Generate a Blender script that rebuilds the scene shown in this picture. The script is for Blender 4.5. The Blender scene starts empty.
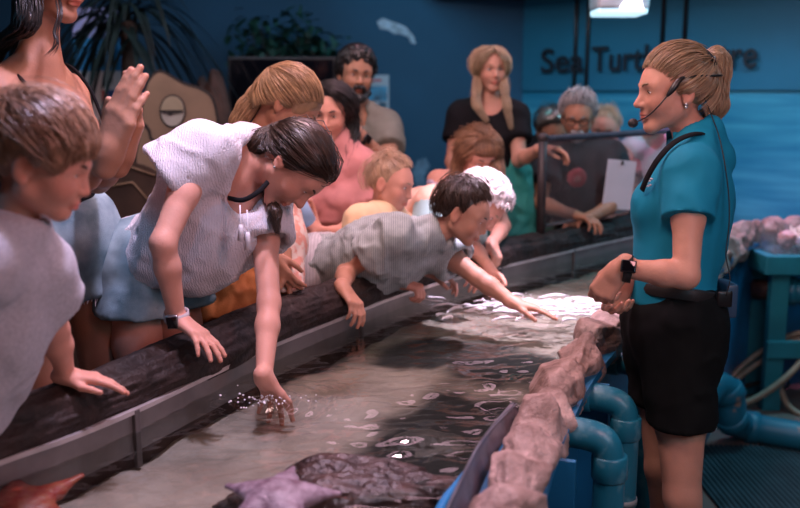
import bpy, bmesh, math, random
import numpy as np
from mathutils import Vector, Matrix
random.seed(7)
RNG = np.random.default_rng(11)
SC = bpy.context.scene
COL = SC.collection

# ------------------------------------------------------------------ camera
FPX = 889.0
HOR = 95.0
PITCH = math.atan((254 - HOR) / FPX)
CAMZ = 1.5
CP, SP = math.cos(PITCH), math.sin(PITCH)
def ray(px, py):
    a = (px - 400) / FPX; b = (254 - py) / FPX
    return np.array([a, CP + b * SP, -SP + b * CP])
def P(px, py, d):
    return np.array([0, 0, CAMZ]) + d * ray(px, py)
def PZ(px, py, z):
    r = ray(px, py)
    return np.array([0, 0, CAMZ]) + r * ((z - CAMZ) / r[2])
def PY(px, py, Y):
    r = ray(px, py)
    return np.array([0, 0, CAMZ]) + r * (Y / r[1])
cam_d = bpy.data.cameras.new('camera')
cam_d.sensor_width = 36.0
cam_d.lens = FPX / 800 * 36.0
cam = bpy.data.objects.new('camera', cam_d)
COL.objects.link(cam)
cam.location = (0, 0, CAMZ)
cam.rotation_euler = (math.pi / 2 - PITCH, 0, 0)
cam_d.dof.use_dof = True
cam_d.dof.focus_distance = 2.25
cam_d.dof.aperture_fstop = 2.2
SC.camera = cam

# ------------------------------------------------------------------ object bookkeeping
def link(name, me, mat=None, parent=None):
    o = bpy.data.objects.new(name, me)
    COL.objects.link(o)
    if mat is not None and me is not None:
        me.materials.append(mat)
    if parent is not None:
        o.parent = parent
        o.matrix_parent_inverse = Matrix.Translation(parent.location).inverted()
    return o
def tag(o, label=None, cat=None, group=None, kind=None):
    if label: o['label'] = label
    if cat: o['category'] = cat
    if group: o['group'] = group
    if kind: o['kind'] = kind
    return o
def thing(name, loc, label, cat, group=None):
    o = bpy.data.objects.new(name, None)
    COL.objects.link(o)
    o.location = tuple(loc); o.empty_display_size = .05
    return tag(o, label, cat, group)

def mesh_np(name, V, F, smooth=True):
    """V (n,3); F: (m,4) / (m,3) array or a list of such arrays"""
    me = bpy.data.meshes.new(name)
    V = np.asarray(V, np.float32)
    Fs = F if isinstance(F, list) else [F]
    Fs = [np.asarray(f, np.int32) for f in Fs if len(f)]
    idx = np.concatenate([f.ravel() for f in Fs])
    cnt = np.concatenate([np.full(len(f), f.shape[1], np.int32) for f in Fs])
    start = np.concatenate([[0], np.cumsum(cnt)[:-1]]).astype(np.int32)
    me.vertices.add(len(V)); me.vertices.foreach_set('co', V.ravel())
    me.loops.add(len(idx)); me.loops.foreach_set('vertex_index', idx)
    me.polygons.add(len(cnt)); me.polygons.foreach_set('loop_start', start)
    me.polygons.foreach_set('use_smooth', np.full(len(cnt), smooth))
    me.update(calc_edges=True); me.validate()
    return me
def set_col(me, C, name='col'):
    at = me.color_attributes.new(name, 'FLOAT_COLOR', 'POINT')
    C = np.asarray(C, np.float32)
    if C.shape[1] == 3: C = np.concatenate([C, np.ones((len(C), 1), np.float32)], 1)
    at.data.foreach_set('color', C.ravel())
class MB:
    """collects simple shapes into one mesh"""
    def __init__(s): s.V = []; s.F = {3: [], 4: []}; s.n = 0; s.C = []
    def add(s, V, F, col=None):
        V = np.asarray(V, float)
        for f in F:
            f = np.asarray(f)
            if f.ndim == 1: f = f[None]
            s.F[f.shape[1]].append(f + s.n)
        s.V.append(V); s.n += len(V)
        s.C.append(np.tile(np.array(col if col is not None else (1, 1, 1), float), (len(V), 1)))
    def box(s, c, size, R=None, bev=0.0, col=None):
        bm = bmesh.new(); bmesh.ops.create_cube(bm, size=1.0)
        bmesh.ops.scale(bm, vec=size, verts=bm.verts)
        if bev > 0:
            bmesh.ops.bevel(bm, geom=bm.edges[:], offset=bev, segments=2, profile=.6, affect='EDGES')
        bmesh.ops.triangulate(bm, faces=bm.faces[:])
        bm.verts.index_update()
        V = np.array([v.co[:] for v in bm.verts]); F = np.array([[v.index for v in f.verts] for f in bm.faces])
        bm.free()
        if R is not None: V = V @ np.asarray(R).T
        s.add(V + np.asarray(c), [F], col)
    def tube(s, pts, r, n=10, caps=True, col=None, closed=False, flat=None):
        V, F = sweep(pts, r, n, caps, closed, flat)
        s.add(V, F, col)
    def prism(s, outline, O, A, B, N, th, col=None):
        """2-D outline in axes A,B at O extruded along N by th"""
        o2 = np.asarray(outline, float); n = len(o2)
        bot = np.asarray(O) + o2[:, :1] * A + o2[:, 1:] * B
        top = bot + np.asarray(N) * th
        V = np.concatenate([bot, top])
        i = np.arange(n); j = (i + 1) % n
        side = np.stack([i, j, j + n, i + n], 1)
        from mathutils.geometry import tessellate_polygon
        t = np.array(tessellate_polygon([[Vector((*p, 0)) for p in o2]]))
        s.add(V, [side, t[:, ::-1], t + n], col)
    def ell(s, c, rad, R=None, nu=16, nv=10, col=None):
        u = np.linspace(0, 2 * np.pi, nu, endpoint=False); v = np.linspace(0, np.pi, nv + 1)[1:-1]
        uu, vv = np.meshgrid(u, v)
        S = np.stack([np.cos(uu) * np.sin(vv), np.sin(uu) * np.sin(vv), np.cos(vv)], -1).reshape(-1, 3)
        S = np.concatenate([S, [[0, 0, 1], [0, 0, -1]]]) * np.asarray(rad)
        if R is not None: S = S @ np.asarray(R)
        q = []; t = []
        for a in range(nv - 2):
            for b in range(nu):
                q.append([a * nu + b, (a + 1) * nu + b, (a + 1) * nu + (b + 1) % nu, a * nu + (b + 1) % nu])
        T = len(S) - 2
        for b in range(nu):
            t.append([T, b, (b + 1) % nu]); t.append([T + 1, (nv - 2) * nu + (b + 1) % nu, (nv - 2) * nu + b])
        s.add(S + np.asarray(c), [np.array(q), np.array(t)], col)
    def mesh(s, name, smooth=True, col=False):
        V = np.concatenate(s.V)
        F = [np.concatenate(f) for f in s.F.values() if f]
        me = mesh_np(name, V, F, smooth)
        if col: set_col(me, np.concatenate(s.C))
        return me
    def build(s, name, mat, parent=None, smooth=True, col=False, sharp=None):
        me = s.mesh(name, smooth, col)
        if sharp and smooth:
            me.set_sharp_from_angle(angle=math.radians(sharp))
        return link(name, me, mat, parent)

def frames(pts, closed=False):
    pts = np.asarray(pts, float)
    T = np.gradient(pts, axis=0)
    if closed:
        T = np.roll(pts, -1, 0) - np.roll(pts, 1, 0)
    T /= np.linalg.norm(T, axis=1, keepdims=True) + 1e-12
    N = np.zeros_like(T)
    a = np.array([0, 0, 1.]) if abs(T[0][2]) < .9 else np.array([1., 0, 0])
    n = a - T[0] * (a @ T[0]); n /= np.linalg.norm(n); N[0] = n
    for i in range(1, len(pts)):
        n = N[i - 1] - T[i] * (N[i - 1] @ T[i]); N[i] = n / (np.linalg.norm(n) + 1e-12)
    return T, N, np.cross(T, N)
def sweep(pts, r, n=10, caps=True, closed=False, flat=None):
    pts = np.asarray(pts, float); m = len(pts)
    r = np.broadcast_to(np.asarray(r, float), (m,))
    T, N, B = frames(pts, closed)
    a = np.linspace(0, 2 * np.pi, n, endpoint=False)
    fl = 1.0 if flat is None else flat
    V = pts[:, None] + r[:, None, None] * (np.cos(a)[None, :, None] * N[:, None] + fl * np.sin(a)[None, :, None] * B[:, None])
    V = V.reshape(-1, 3)
    mm = m if closed else m - 1
    i = np.arange(mm)[:, None] * n; j = np.arange(n)[None]; j2 = (j + 1) % n
    i2 = ((np.arange(mm) + 1) % m)[:, None] * n
    Q = np.stack(np.broadcast_arrays(i + j, i + j2, i2 + j2, i2 + j), -1).reshape(-1, 4)
    F = [Q]
    if caps and not closed:
        V = np.concatenate([V, pts[:1], pts[-1:]]); c0 = m * n
        jj = np.arange(n); k = (jj + 1) % n
        F.append(np.stack([np.full(n, c0), k, jj], 1)); F.append(np.stack([np.full(n, c0 + 1), (m - 1) * n + jj, (m - 1) * n + k], 1))
    return V, F
def spline(ctrl, n=8, closed=False):
    """Catmull-Rom through control points"""
    c = np.asarray(ctrl, float); m = len(c); out = []
    rng = range(m if closed else m - 1)
    for i in rng:
        p0 = c[(i - 1) % m] if closed or i > 0 else 2 * c[0] - c[1]
        p1 = c[i]; p2 = c[(i + 1) % m]
        p3 = c[(i + 2) % m] if closed or i + 2 < m else 2 * c[-1] - c[-2]
        for t in np.linspace(0, 1, n, endpoint=False):
            out.append(.5 * ((2 * p1) + (-p0 + p2) * t + (2 * p0 - 5 * p1 + 4 * p2 - p3) * t * t + (-p0 + 3 * p1 - 3 * p2 + p3) * t ** 3))
    if not closed: out.append(c[-1])
    return np.array(out)
def unit(v):
    v = np.asarray(v, float); return v / np.linalg.norm(v)
def orth(F, U):
    """rows l,f,u from forward and up hints"""
    F = unit(F); U = np.asarray(U, float); U = unit(U - F * (U @ F))
    return np.stack([np.cross(U, F) * 1.0, F, U])
def rotz(a):
    c, s = math.cos(a), math.sin(a); return np.array([[c, -s, 0], [s, c, 0], [0, 0, 1.]])
def basis(x, z):
    """columns x,y,z from an x axis and a z hint"""
    x = unit(x); z = np.asarray(z, float); z = unit(z - x * (z @ x)); return np.stack([x, np.cross(z, x), z], 1)

# ------------------------------------------------------------------ numpy noise
def _hash(i, j, k):
    h = (i * 374761393 + j * 668265263 + k * 2147483647 + 1013904223) & 0xffffffff
    h = ((h ^ (h >> 13)) * 1274126177) & 0xffffffff
    return ((h ^ (h >> 16)) & 0xffff) / 65535.0
def vnoise(p):
    p = np.asarray(p, float); i = np.floor(p).astype(np.int64); f = p - i; f = f * f * (3 - 2 * f)
    out = 0
    for a in (0, 1):
        for b in (0, 1):
            for c in (0, 1):
                w = (f[..., 0] if a else 1 - f[..., 0]) * (f[..., 1] if b else 1 - f[..., 1]) * (f[..., 2] if c else 1 - f[..., 2])
                out = out + w * _hash(i[..., 0] + a, i[..., 1] + b, i[..., 2] + c)
    return out * 2 - 1
def fbm(p, oct=4, gain=.5):
    p = np.asarray(p, float)
    s = 0; a = 1.0; t = 0
    for o in range(oct):
        s = s + a * vnoise(p * (2.03 ** o) + 17.3 * o); t += a; a *= gain
    return s / t
def vnormals(V, Q):
    V = np.asarray(V, float)
    a, b, c, d = (V[Q[:, i]] for i in range(4))
    n = np.cross(c - a, d - b); N = np.zeros_like(V)
    for i in range(4): np.add.at(N, Q[:, i], n)
    return N / (np.linalg.norm(N, axis=1, keepdims=True) + 1e-12)

# ------------------------------------------------------------------ signed-distance bodies -> one continuous mesh
def smin(a, b, k):
    h = np.maximum(k - np.abs(a - b), 0) / k
    return np.minimum(a, b) - h * h * k * .25
class Field:
    def __init__(s): s.p = []
    def copy(s):
        f = Field(); f.p = list(s.p); return f
    def ext(s, f): s.p += f.p; return s
    def rc(s, a, b, ra, rb, k=.02, clip=(), op='u'):
        a = np.asarray(a, float); b = np.asarray(b, float)
        lo = np.minimum(a - ra, b - rb); hi = np.maximum(a + ra, b + rb)
        s.p.append(('rc', (a, b, ra, rb), k, clip, op, lo, hi)); return s
    def chain(s, pts, rs, k=.02, **kw):
        for i in range(len(pts) - 1): s.rc(pts[i], pts[i + 1], rs[i], rs[i + 1], k, **kw)
        return s
    def el(s, c, R, rad, k=.02, clip=(), op='u'):
        c = np.asarray(c, float); R = np.asarray(R, float); rad = np.asarray(rad, float)
        e = np.sqrt(((R * rad[:, None]) ** 2).sum(0))
        s.p.append(('el', (c, R, rad), k, clip, op, c - e, c + e)); return s
    def fn(s, f, lo, hi, k=.02, op='u'):
        s.p.append(('fn', f, k, (), op, np.asarray(lo), np.asarray(hi))); return s
    @staticmethod
    def _d(pr, X, Y, Z):
        kind, a, k, clip, op, lo, hi = pr
        if kind == 'rc':
            A, B, ra, rb = a; ba = B - A; l2 = ba @ ba + 1e-12
            x, y, z = X - A[0], Y - A[1], Z - A[2]
            h = np.clip((x * ba[0] + y * ba[1] + z * ba[2]) / l2, 0, 1)
            d = np.sqrt((x - h * ba[0]) ** 2 + (y - h * ba[1]) ** 2 + (z - h * ba[2]) ** 2) - (ra + (rb - ra) * h)
        elif kind == 'el':
            c, R, rad = a
            x, y, z = X - c[0], Y - c[1], Z - c[2]
            q = [R[i, 0] * x + R[i, 1] * y + R[i, 2] * z for i in range(3)]
            k0 = np.sqrt(sum((q[i] / rad[i]) ** 2 for i in range(3)))
            k1 = np.sqrt(sum((q[i] / rad[i] ** 2) ** 2 for i in range(3))) + 1e-9
            d = k0 * (k0 - 1) / k1
        else:
            d = a(X, Y, Z)
        for (o, n) in clip:
            d = np.maximum(d, (X - o[0]) * n[0] + (Y - o[1]) * n[1] + (Z - o[2]) * n[2])
        return d
    def pts(s, Pn):
        X, Y, Z = Pn[..., 0], Pn[..., 1], Pn[..., 2]
        F = np.full(X.shape, 1.0)
        for pr in s.p:
            d = s._d(pr, X, Y, Z); k = pr[2]
            F = smin(F, d, k) if pr[4] == 'u' else -smin(-F, d, k)
        return F
    def grid(s, res, fine=(), pad=.02):
        ups = [q for q in s.p if q[4] == 'u']
        lo = np.min([q[5] for q in ups], 0) - pad; hi = np.max([q[6] for q in ups], 0) + pad
        ax = []
        for i in range(3):
            zones = [(flo[i], fhi[i], fr) for (flo, fhi, fr) in fine]
            xs = [lo[i]]
            while xs[-1] < hi[i]:
                st = res
                for (a, b, fr) in zones:
                    if a - st <= xs[-1] <= b: st = min(st, fr)
                xs.append(xs[-1] + st)
            ax.append(np.array(xs))
        xs, ys, zs = ax
        F = np.full((len(xs), len(ys), len(zs)), .1, np.float32)
        for pr in s.p:
            k = pr[2]; m = max(.03, k * 1.2)
            sl = []
            for i in range(3):
                a = np.searchsorted(ax[i], pr[5][i] - m); b = np.searchsorted(ax[i], pr[6][i] + m) + 1
                sl.append(slice(max(a - 1, 0), b))
            sl = tuple(sl)
            X, Y, Z = xs[sl[0]][:, None, None], ys[sl[1]][None, :, None], zs[sl[2]][None, None, :]
            d = s._d(pr, X, Y, Z).astype(np.float32)
            F[sl] = smin(F[sl], d, k) if pr[4] == 'u' else -smin(-F[sl], d, k)
        return F, ax
    def mesh(s, res, fine=(), pad=.02):
        F, ax = s.grid(res, fine, pad)
        F[0] = F[-1] = .1; F[:, 0] = F[:, -1] = .1; F[:, :, 0] = F[:, :, -1] = .1
        return surfnets(F, ax)
OFF = [(0, 0, 0), (1, 0, 0), (0, 1, 0), (1, 1, 0), (0, 0, 1), (1, 0, 1), (0, 1, 1), (1, 1, 1)]
EDG = [(0, 1), (2, 3), (4, 5), (6, 7), (0, 2), (1, 3), (4, 6), (5, 7), (0, 4), (1, 5), (2, 6), (3, 7)]
def surfnets(F, ax):
    S = F < 0
    nx, ny, nz = F.shape
    cnt = np.zeros((nx - 1, ny - 1, nz - 1), np.int8)
    for (a, b, c) in OFF: cnt += S[a:nx - 1 + a, b:ny - 1 + b, c:nz - 1 + c]
    I, J, K = np.nonzero((cnt > 0) & (cnt < 8))
    vid = np.full(cnt.shape, -1, np.int32); vid[I, J, K] = np.arange(len(I))
    val = np.stack([F[I + a, J + b, K + c] for (a, b, c) in OFF], 1)
    acc = np.zeros((len(I), 3)); num = np.zeros(len(I))
    off = np.array(OFF, float)
    for (p, q) in EDG:
        vp, vq = val[:, p], val[:, q]
        m = (vp < 0) != (vq < 0)
        t = np.where(m, vp / np.where(m, vp - vq, 1), 0)
        acc += np.where(m[:, None], off[p] + t[:, None] * (off[q] - off[p]), 0); num += m
    acc /= num[:, None]
    V = np.empty((len(I), 3))
    for d, ii in enumerate((I, J, K)):
        g = ax[d]; V[:, d] = g[ii] + acc[:, d] * (g[ii + 1] - g[ii])
    Q = []
    for d in range(3):
        sl0 = [slice(1, -1)] * 3; sl1 = [slice(1, -1)] * 3
        sl0[d] = slice(0, -1); sl1[d] = slice(1, None)
        A = S[tuple(sl0)]; B = S[tuple(sl1)]
        for flip, M in ((False, A & ~B), (True, ~A & B)):
            i, j, k = np.nonzero(M)
            g = [i, j, k]
            for e in range(3):
                if e != d: g[e] = g[e] + 1
            e1, e2 = [(1, 2), (2, 0), (0, 1)][d]
            def cell(a, b):
                h = list(g); h[e1] = h[e1] - a; h[e2] = h[e2] - b
                return vid[tuple(h)]
            q = np.stack([cell(1, 1), cell(0, 1), cell(0, 0), cell(1, 0)], 1)
            Q.append(q[:, ::-1] if flip else q)
    return V, np.concatenate(Q)
# ------------------------------------------------------------------ materials
def nt(name):
    m = bpy.data.materials.new(name); m.use_nodes = True
    n = m.node_tree.nodes; l = m.node_tree.links
    return m, n, l, n['Principled BSDF'], n['Material Output']
def rgb(*c): return (c[0], c[1], c[2], 1.0)
def hexc(h):
    """sRGB hex -> linear"""
    h = h.lstrip('#'); v = [int(h[i:i + 2], 16) / 255 for i in (0, 2, 4)]
    return tuple(x / 12.92 if x <= .04045 else ((x + .055) / 1.055) ** 2.4 for x in v)
def mat(name, col, rough=.6, var=.15, vscale=8.0, bump=0.0, bscale=60.0, metal=0.0, spec=.5, vcol=False, col2=None,
        sss=0.0, sheen=0.0, stretch=None, coat=0.0, detail=4, emit=None, estr=0.0, bdist=.004, trans=0.0, ramp=(.35, .65)):
    m, n, l, b, out = nt(name)
    tc = n.new('ShaderNodeTexCoord'); mp = n.new('ShaderNodeMapping')
    l.new(tc.outputs['Object'], mp.inputs['Vector'])
    if stretch: mp.inputs['Scale'].default_value = stretch
    no = n.new('ShaderNodeTexNoise'); no.inputs['Scale'].default_value = vscale; no.inputs['Detail'].default_value = detail
    l.new(mp.outputs['Vector'], no.inputs['Vector'])
    rp = n.new('ShaderNodeValToRGB')
    c2 = col2 if col2 is not None else tuple(min(1, x * (1 + var)) for x in col)
    c1 = col if col2 is not None else tuple(x * (1 - var) for x in col)
    rp.color_ramp.elements[0].position = ramp[0]; rp.color_ramp.elements[1].position = ramp[1]
    rp.color_ramp.elements[0].color = rgb(*c1); rp.color_ramp.elements[1].color = rgb(*c2)
    l.new(no.outputs['Fac'], rp.inputs['Fac'])
    src = rp.outputs['Color']
    if vcol:
        at = n.new('ShaderNodeAttribute'); at.attribute_name = 'col'
        mx = n.new('ShaderNodeMix'); mx.data_type = 'RGBA'; mx.blend_type = 'MULTIPLY'; mx.inputs['Factor'].default_value = 1
        l.new(src, mx.inputs['A']); l.new(at.outputs['Color'], mx.inputs['B']); src = mx.outputs['Result']
    l.new(src, b.inputs['Base Color'])
    b.inputs['Roughness'].default_value = rough; b.inputs['Metallic'].default_value = metal
    b.inputs['Specular IOR Level'].default_value = spec
    b.inputs['Subsurface Weight'].default_value = sss
    if sss: b.inputs['Subsurface Radius'].default_value = (.012, .005, .003); b.inputs['Subsurface Scale'].default_value = 1.0
    b.inputs['Sheen Weight'].default_value = sheen; b.inputs['Coat Weight'].default_value = coat
    b.inputs['Transmission Weight'].default_value = trans
    if bump > 0:
        nb = n.new('ShaderNodeTexNoise'); nb.inputs['Scale'].default_value = bscale; nb.inputs['Detail'].default_value = 5
        l.new(mp.outputs['Vector'], nb.inputs['Vector'])
        bp = n.new('ShaderNodeBump'); bp.inputs['Strength'].default_value = bump; bp.inputs['Distance'].default_value = bdist
        l.new(nb.outputs['Fac'], bp.inputs['Height']); l.new(bp.outputs['Normal'], b.inputs['Normal'])
    if emit is not None:
        b.inputs['Emission Color'].default_value = rgb(*emit); b.inputs['Emission Strength'].default_value = estr
    return m
def bands(m, scale, axis='X', bump=.3, dist=.003, col=None, fac=.5, distortion=0.0, thr=(.4, .6)):
    """adds a wave pattern (ribs, stripes) to a material's bump and optionally its colour"""
    n = m.node_tree.nodes; l = m.node_tree.links; b = n['Principled BSDF']
    tc = [x for x in n if x.type == 'TEX_COORD'][0]
    w = n.new('ShaderNodeTexWave'); w.bands_direction = axis; w.inputs['Scale'].default_value = scale; w.inputs['Distortion'].default_value = distortion
    w.inputs['Detail Scale'].default_value = 2.0
    l.new(tc.outputs['Object'], w.inputs['Vector'])
    if bump:
        bp = n.new('ShaderNodeBump'); bp.inputs['Strength'].default_value = bump; bp.inputs['Distance'].default_value = dist
        l.new(w.outputs['Fac'], bp.inputs['Height'])
        if b.inputs['Normal'].is_linked: l.new(b.inputs['Normal'].links[0].from_socket, bp.inputs['Normal'])
        l.new(bp.outputs['Normal'], b.inputs['Normal'])
    if col is not None:
        src = b.inputs['Base Color'].links[0].from_socket
        rp = n.new('ShaderNodeValToRGB'); rp.color_ramp.elements[0].position = thr[0]; rp.color_ramp.elements[1].position = thr[1]
        l.new(w.outputs['Fac'], rp.inputs['Fac'])
        mt = n.new('ShaderNodeMath'); mt.operation = 'MULTIPLY'; mt.inputs[1].default_value = fac
        l.new(rp.outputs['Color'], mt.inputs[0])
        mx = n.new('ShaderNodeMix'); mx.data_type = 'RGBA'; l.new(mt.outputs[0], mx.inputs['Factor'])
        l.new(src, mx.inputs['A']); mx.inputs['B'].default_value = rgb(*col); l.new(mx.outputs['Result'], b.inputs['Base Color'])
    return m
M = {}
def skin(name, c): 
    M[name] = mat(name, c, .52, .08, 14, .15, 180, vcol=True, sss=.12, spec=.32)
skin('skin_fair', (.52, .27, .19)); skin('skin_rosy', (.58, .29, .215)); skin('skin_tan', (.41, .20, .125)); skin('skin_olive', (.36, .185, .115))
def hairm(name, c, rough=.38): M[name] = mat(name, c, rough, .2, 30, vcol=True, spec=.6)
hairm('hair_dark_brown', (.035, .018, .010)); hairm('hair_black', (.010, .008, .007)); hairm('hair_brown', (.085, .042, .022))
hairm('hair_dirty_blond', (.33, .205, .11)); hairm('hair_blond', (.33, .23, .135)); hairm('hair_light_brown', (.26, .14, .075)); hairm('hair_grey', (.32, .31, .31))
hairm('hair_white', (.72, .66, .66)); hairm('hair_boy_brown', (.30, .18, .115), .32); hairm('hair_sandy', (.46, .31, .20))
M['eye'] = mat('eye', (1, 1, 1), .08, 0, vcol=True)
M['brow'] = mat('brow', (.07, .04, .025), .7)
M['polo_teal'] = mat('polo_teal', (.004, .20, .31), .8, .08, 6, .25, 700, bdist=.001, spec=.25)
M['black_canvas'] = mat('black_canvas', (.0035, .0045, .0045), .85, .25, 9, .3, 400, bdist=.001, spec=.15)
M['black_cloth'] = mat('black_cloth', (.008, .008, .010), .85, .2, 9, .2, 300, bdist=.001, spec=.15)
M['black_plastic'] = mat('black_plastic', (.010, .010, .011), .35, .1)
M['black_rubber'] = mat('black_rubber', (.012, .012, .012), .6, .1)
M['screen'] = mat('screen', (.004, .004, .006), .06, 0, spec=.8)
M['silver'] = mat('silver', (.55, .55, .57), .28, .05, metal=1.0)
M['white_gauze'] = bands(mat('white_gauze', (.60, .58, .62), .85, .04, 20, .5, 240, sheen=.15, bdist=.003), 55, 'X', .45, .004, distortion=6)
M['white_cloth'] = mat('white_cloth', (.72, .70, .74), .85, .05, 10, .2, 300)
M['denim'] = mat('denim', (.10, .18, .22), .85, 0, 11, .5, 420, col2=(.30, .42, .47), bdist=.0015, detail=6)
M['denim_dark'] = mat('denim_dark', (.07, .15, .24), .85, 0, 7, .5, 420, col2=(.16, .28, .37), bdist=.0015, detail=6)
M['grey_heather'] = mat('grey_heather', (.34, .36, .41), .9, 0, 160, .3, 500, col2=(.47, .49, .54), bdist=.001, ramp=(.3, .7))
M['grey_stripe'] = bands(mat('grey_stripe', (.40, .46, .46), .9, .1, 40, .2, 500, bdist=.001), 46, 'X', .0, col=(.17, .21, .22), fac=.6)
M['linen'] = bands(mat('linen', (.56, .56, .58), .9, .08, 30, .3, 300, bdist=.001), 30, 'X', .15, .002, col=(.34, .34, .36), fac=.5)
M['aqua_cloth'] = mat('aqua_cloth', (.38, .58, .60), .85, .08, 12, .2, 300)
M['orange_cloth'] = mat('orange_cloth', (.46, .17, .05), .85, .12, 10, .3, 200)
M['floral'] = mat('floral', (.78, .36, .28), .85, 0, 38, .2, 200, col2=(.80, .66, .58), ramp=(.45, .55))
M['pink_cloth'] = mat('pink_cloth', (.52, .22, .21), .85, .1, 12, .3, 200)
M['olive_cloth'] = mat('olive_cloth', (.165, .165, .135), .9, .1, 12, .2, 300)
M['yellow_cloth'] = mat('yellow_cloth', (.85, .60, .36), .85, .06, 12, .2, 300)
M['peach_cloth'] = mat('peach_cloth', (.78, .50, .38), .85, .06, 12, .2, 300)
M['lavender_cloth'] = mat('lavender_cloth', (.34, .28, .40), .85, 0, 60, .2, 300, col2=(.52, .47, .58))
M['teal_cloth'] = mat('teal_cloth', (.03, .27, .22), .8, .1, 8, .2, 300)
M['charcoal_cloth'] = mat('charcoal_cloth', (.022, .017, .022), .85, .15, 12, .2, 300)
M['pink_print'] = mat('pink_print', (.62, .13, .15), .8, .1, 60)
M['navy_cloth'] = mat('navy_cloth', (.012, .016, .03), .85, .2, 9)
M['brown_leather'] = mat('brown_leather', (.10, .05, .03), .6, .2)
M['white_rubber'] = mat('white_rubber', (.6, .6, .6), .6, .05)
M['glass_rim'] = mat('glass_rim', (.02, .015, .012), .3, .1)
M['gold'] = mat('gold', (.5, .33, .12), .3, .05, metal=1)
M['blue_cup'] = mat('blue_cup', (.28, .45, .66), .5, .05)
M['white_card'] = mat('white_card', (.62, .56, .62), .6, .03)
# ------------------------------------------------------------------ people
HAIRLINE = np.array([(-.16, -.085), (-.085, -.078), (-.035, -.035), (.012, -.012), (.03, .03), (.055, .050), (.080, .072), (.14, .09)])
CALLOUT = []
def biggest(V, Q):
    """drop stray crumbs: keep the pieces with at least 3 % of the vertices"""
    n = len(V); lab = np.arange(n)
    while True:
        m = lab[Q].min(1); new = lab.copy()
        for i in range(4): np.minimum.at(new, Q[:, i], m)
        new = new[new]
        if (new == lab).all(): break
        lab = new
    keep = np.bincount(lab, minlength=n)[lab] > .03 * n
    idx = np.cumsum(keep) - 1
    return V[keep], idx[Q[keep[Q[:, 0]]]]
class Fig:
    def __init__(s, name, label, headc, F, U, J, skin='skin_fair', k=1.0, hk=1.0, kid=False, male=False, res=.006, hres=.0035, girth=1.0, group=None, facing=None, nose=1.0):
        s.k = k; s.hk = hk; s.kid = kid; s.male = male; s.res = res; s.hres = hres; s.g = girth; s.nose = nose
        s.hc = np.asarray(headc, float); s.R = orth(F, U); s.J = {a: np.asarray(b, float) for a, b in J.items()}
        s.skin = M[skin]; s.tints = []; s.fine = []
        J = s.J
        base = J.get('base', (J['pelvis'] * np.array([1, 1, 0]) + np.array([0, 0, J['floor'][2] if 'floor' in J else 0])))
        s.root = thing(name, base, label, 'person', group)
        s.facing = unit(np.asarray(facing, float)) if facing is not None else unit(s.R[1] * np.array([1, 1, 0]))
        r = .13 * hk
        s.fine.append((s.hc - r, s.hc + r, hres))
        s.body = Field()
        s.torso_frames()
    def L(s, l, f, u):
        k = s.hk; return s.hc + (l * s.R[0] + f * s.R[1] + u * s.R[2]) * k
    def local(s, V):
        return (np.asarray(V) - s.hc) @ s.R.T / s.hk
    def torso_frames(s):
        J = s.J
        up = unit(J['neck'] - J['pelvis'])
        s.shl = unit(J['Lsh'] - J['Rsh'])
        f = np.cross(s.shl, up); s.chestR = orth(f, up) if np.linalg.norm(f) > .1 else orth(s.facing, up)
        hl = unit(J['Lhip'] - J['Rhip']); s.pelR = orth(np.cross(hl, up), up)
        s.up = up
    # ---------------------------------------------------------------- body
    def torso(s, F, grow=0.0, k=.035, neck=True, bust=0.0, clip=(), flat=1.0, trap=True, belly=0.0):
        J = s.J; q = s.k * s.g; g = grow
        sh = .5 * (J['Lsh'] + J['Rsh'])
        w = np.linalg.norm(J['Lsh'] - J['Rsh']) / 2
        chest = J.get('chest', sh * .72 + J['pelvis'] * .28); waist = J.get('waist', .42 * sh + .58 * J['pelvis'])
        hw = np.linalg.norm(J['Lhip'] - J['Rhip']) / 2
        F.el(J['pelvis'] + s.up * .01, s.pelR, np.array([hw + .075 * q, .105 * q * flat, .12 * q]) + g, k, clip)
        F.el(waist, s.chestR, np.array([.128 * q if not s.male else .145 * q, .095 * q * flat, .15 * q]) + g, k, clip)
        F.el(chest, s.chestR, np.array([w * .90, .105 * q * flat, .16 * q]) + g, k, clip)
        F.rc(J['Lsh'] - s.shl * .03 * q - s.up * .01, J['Rsh'] + s.shl * .03 * q - s.up * .01, .052 * q + g, .052 * q + g, k, clip)
        for sg in (1, -1):
            F.el(J['pelvis'] + s.pelR[0] * sg * hw * .75 - s.pelR[1] * .05 * q - s.up * .035 * q, s.pelR, np.array([.085, .085, .095]) * q + g, k, clip)
            if bust:
                F.el(chest + s.chestR[0] * sg * w * .42 + s.chestR[1] * .075 * q - s.up * .015 * q, s.chestR, np.array([.062, .055, .062]) * q * bust + g, .03, clip)
            if trap: F.rc(J['neck'] + s.up * .02 * q + s.chestR[0] * sg * .02 * q, J['Lsh' if sg > 0 else 'Rsh'] - s.chestR[0] * sg * .02 * q + s.up * .005, .042 * q + g, .040 * q + g, k, clip)
        if belly: F.el(waist + s.chestR[1] * .04, s.chestR, np.array([.13, .09 + belly, .14]) * q + g, k, clip)
        return F
    def neckp(s, F, grow=0.0, r=None):
        q = s.hk; r = (r or (.052 if s.male else .043)) * q
        top = s.L(0, -.022, -.055)
        F.rc(s.J['neck'] - s.up * .03, top, r * 1.12 + grow, r + grow, .03 * q); return F
    def arm(s, F, side, grow=0.0, ra=1.0):
        J = s.J; q = s.k * s.g * ra
        a, b, c = J[side + 'sh'], J[side + 'el'], J[side + 'wr']
        m = .55 * a + .45 * b
        F.chain([a, m, b], np.array([.050, .043, .035]) * q + grow, .02)
        fm = .68 * b + .32 * c
        F.chain([b, fm, c], np.array([.035, .036, .024]) * q + grow, .015)
        return F
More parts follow.
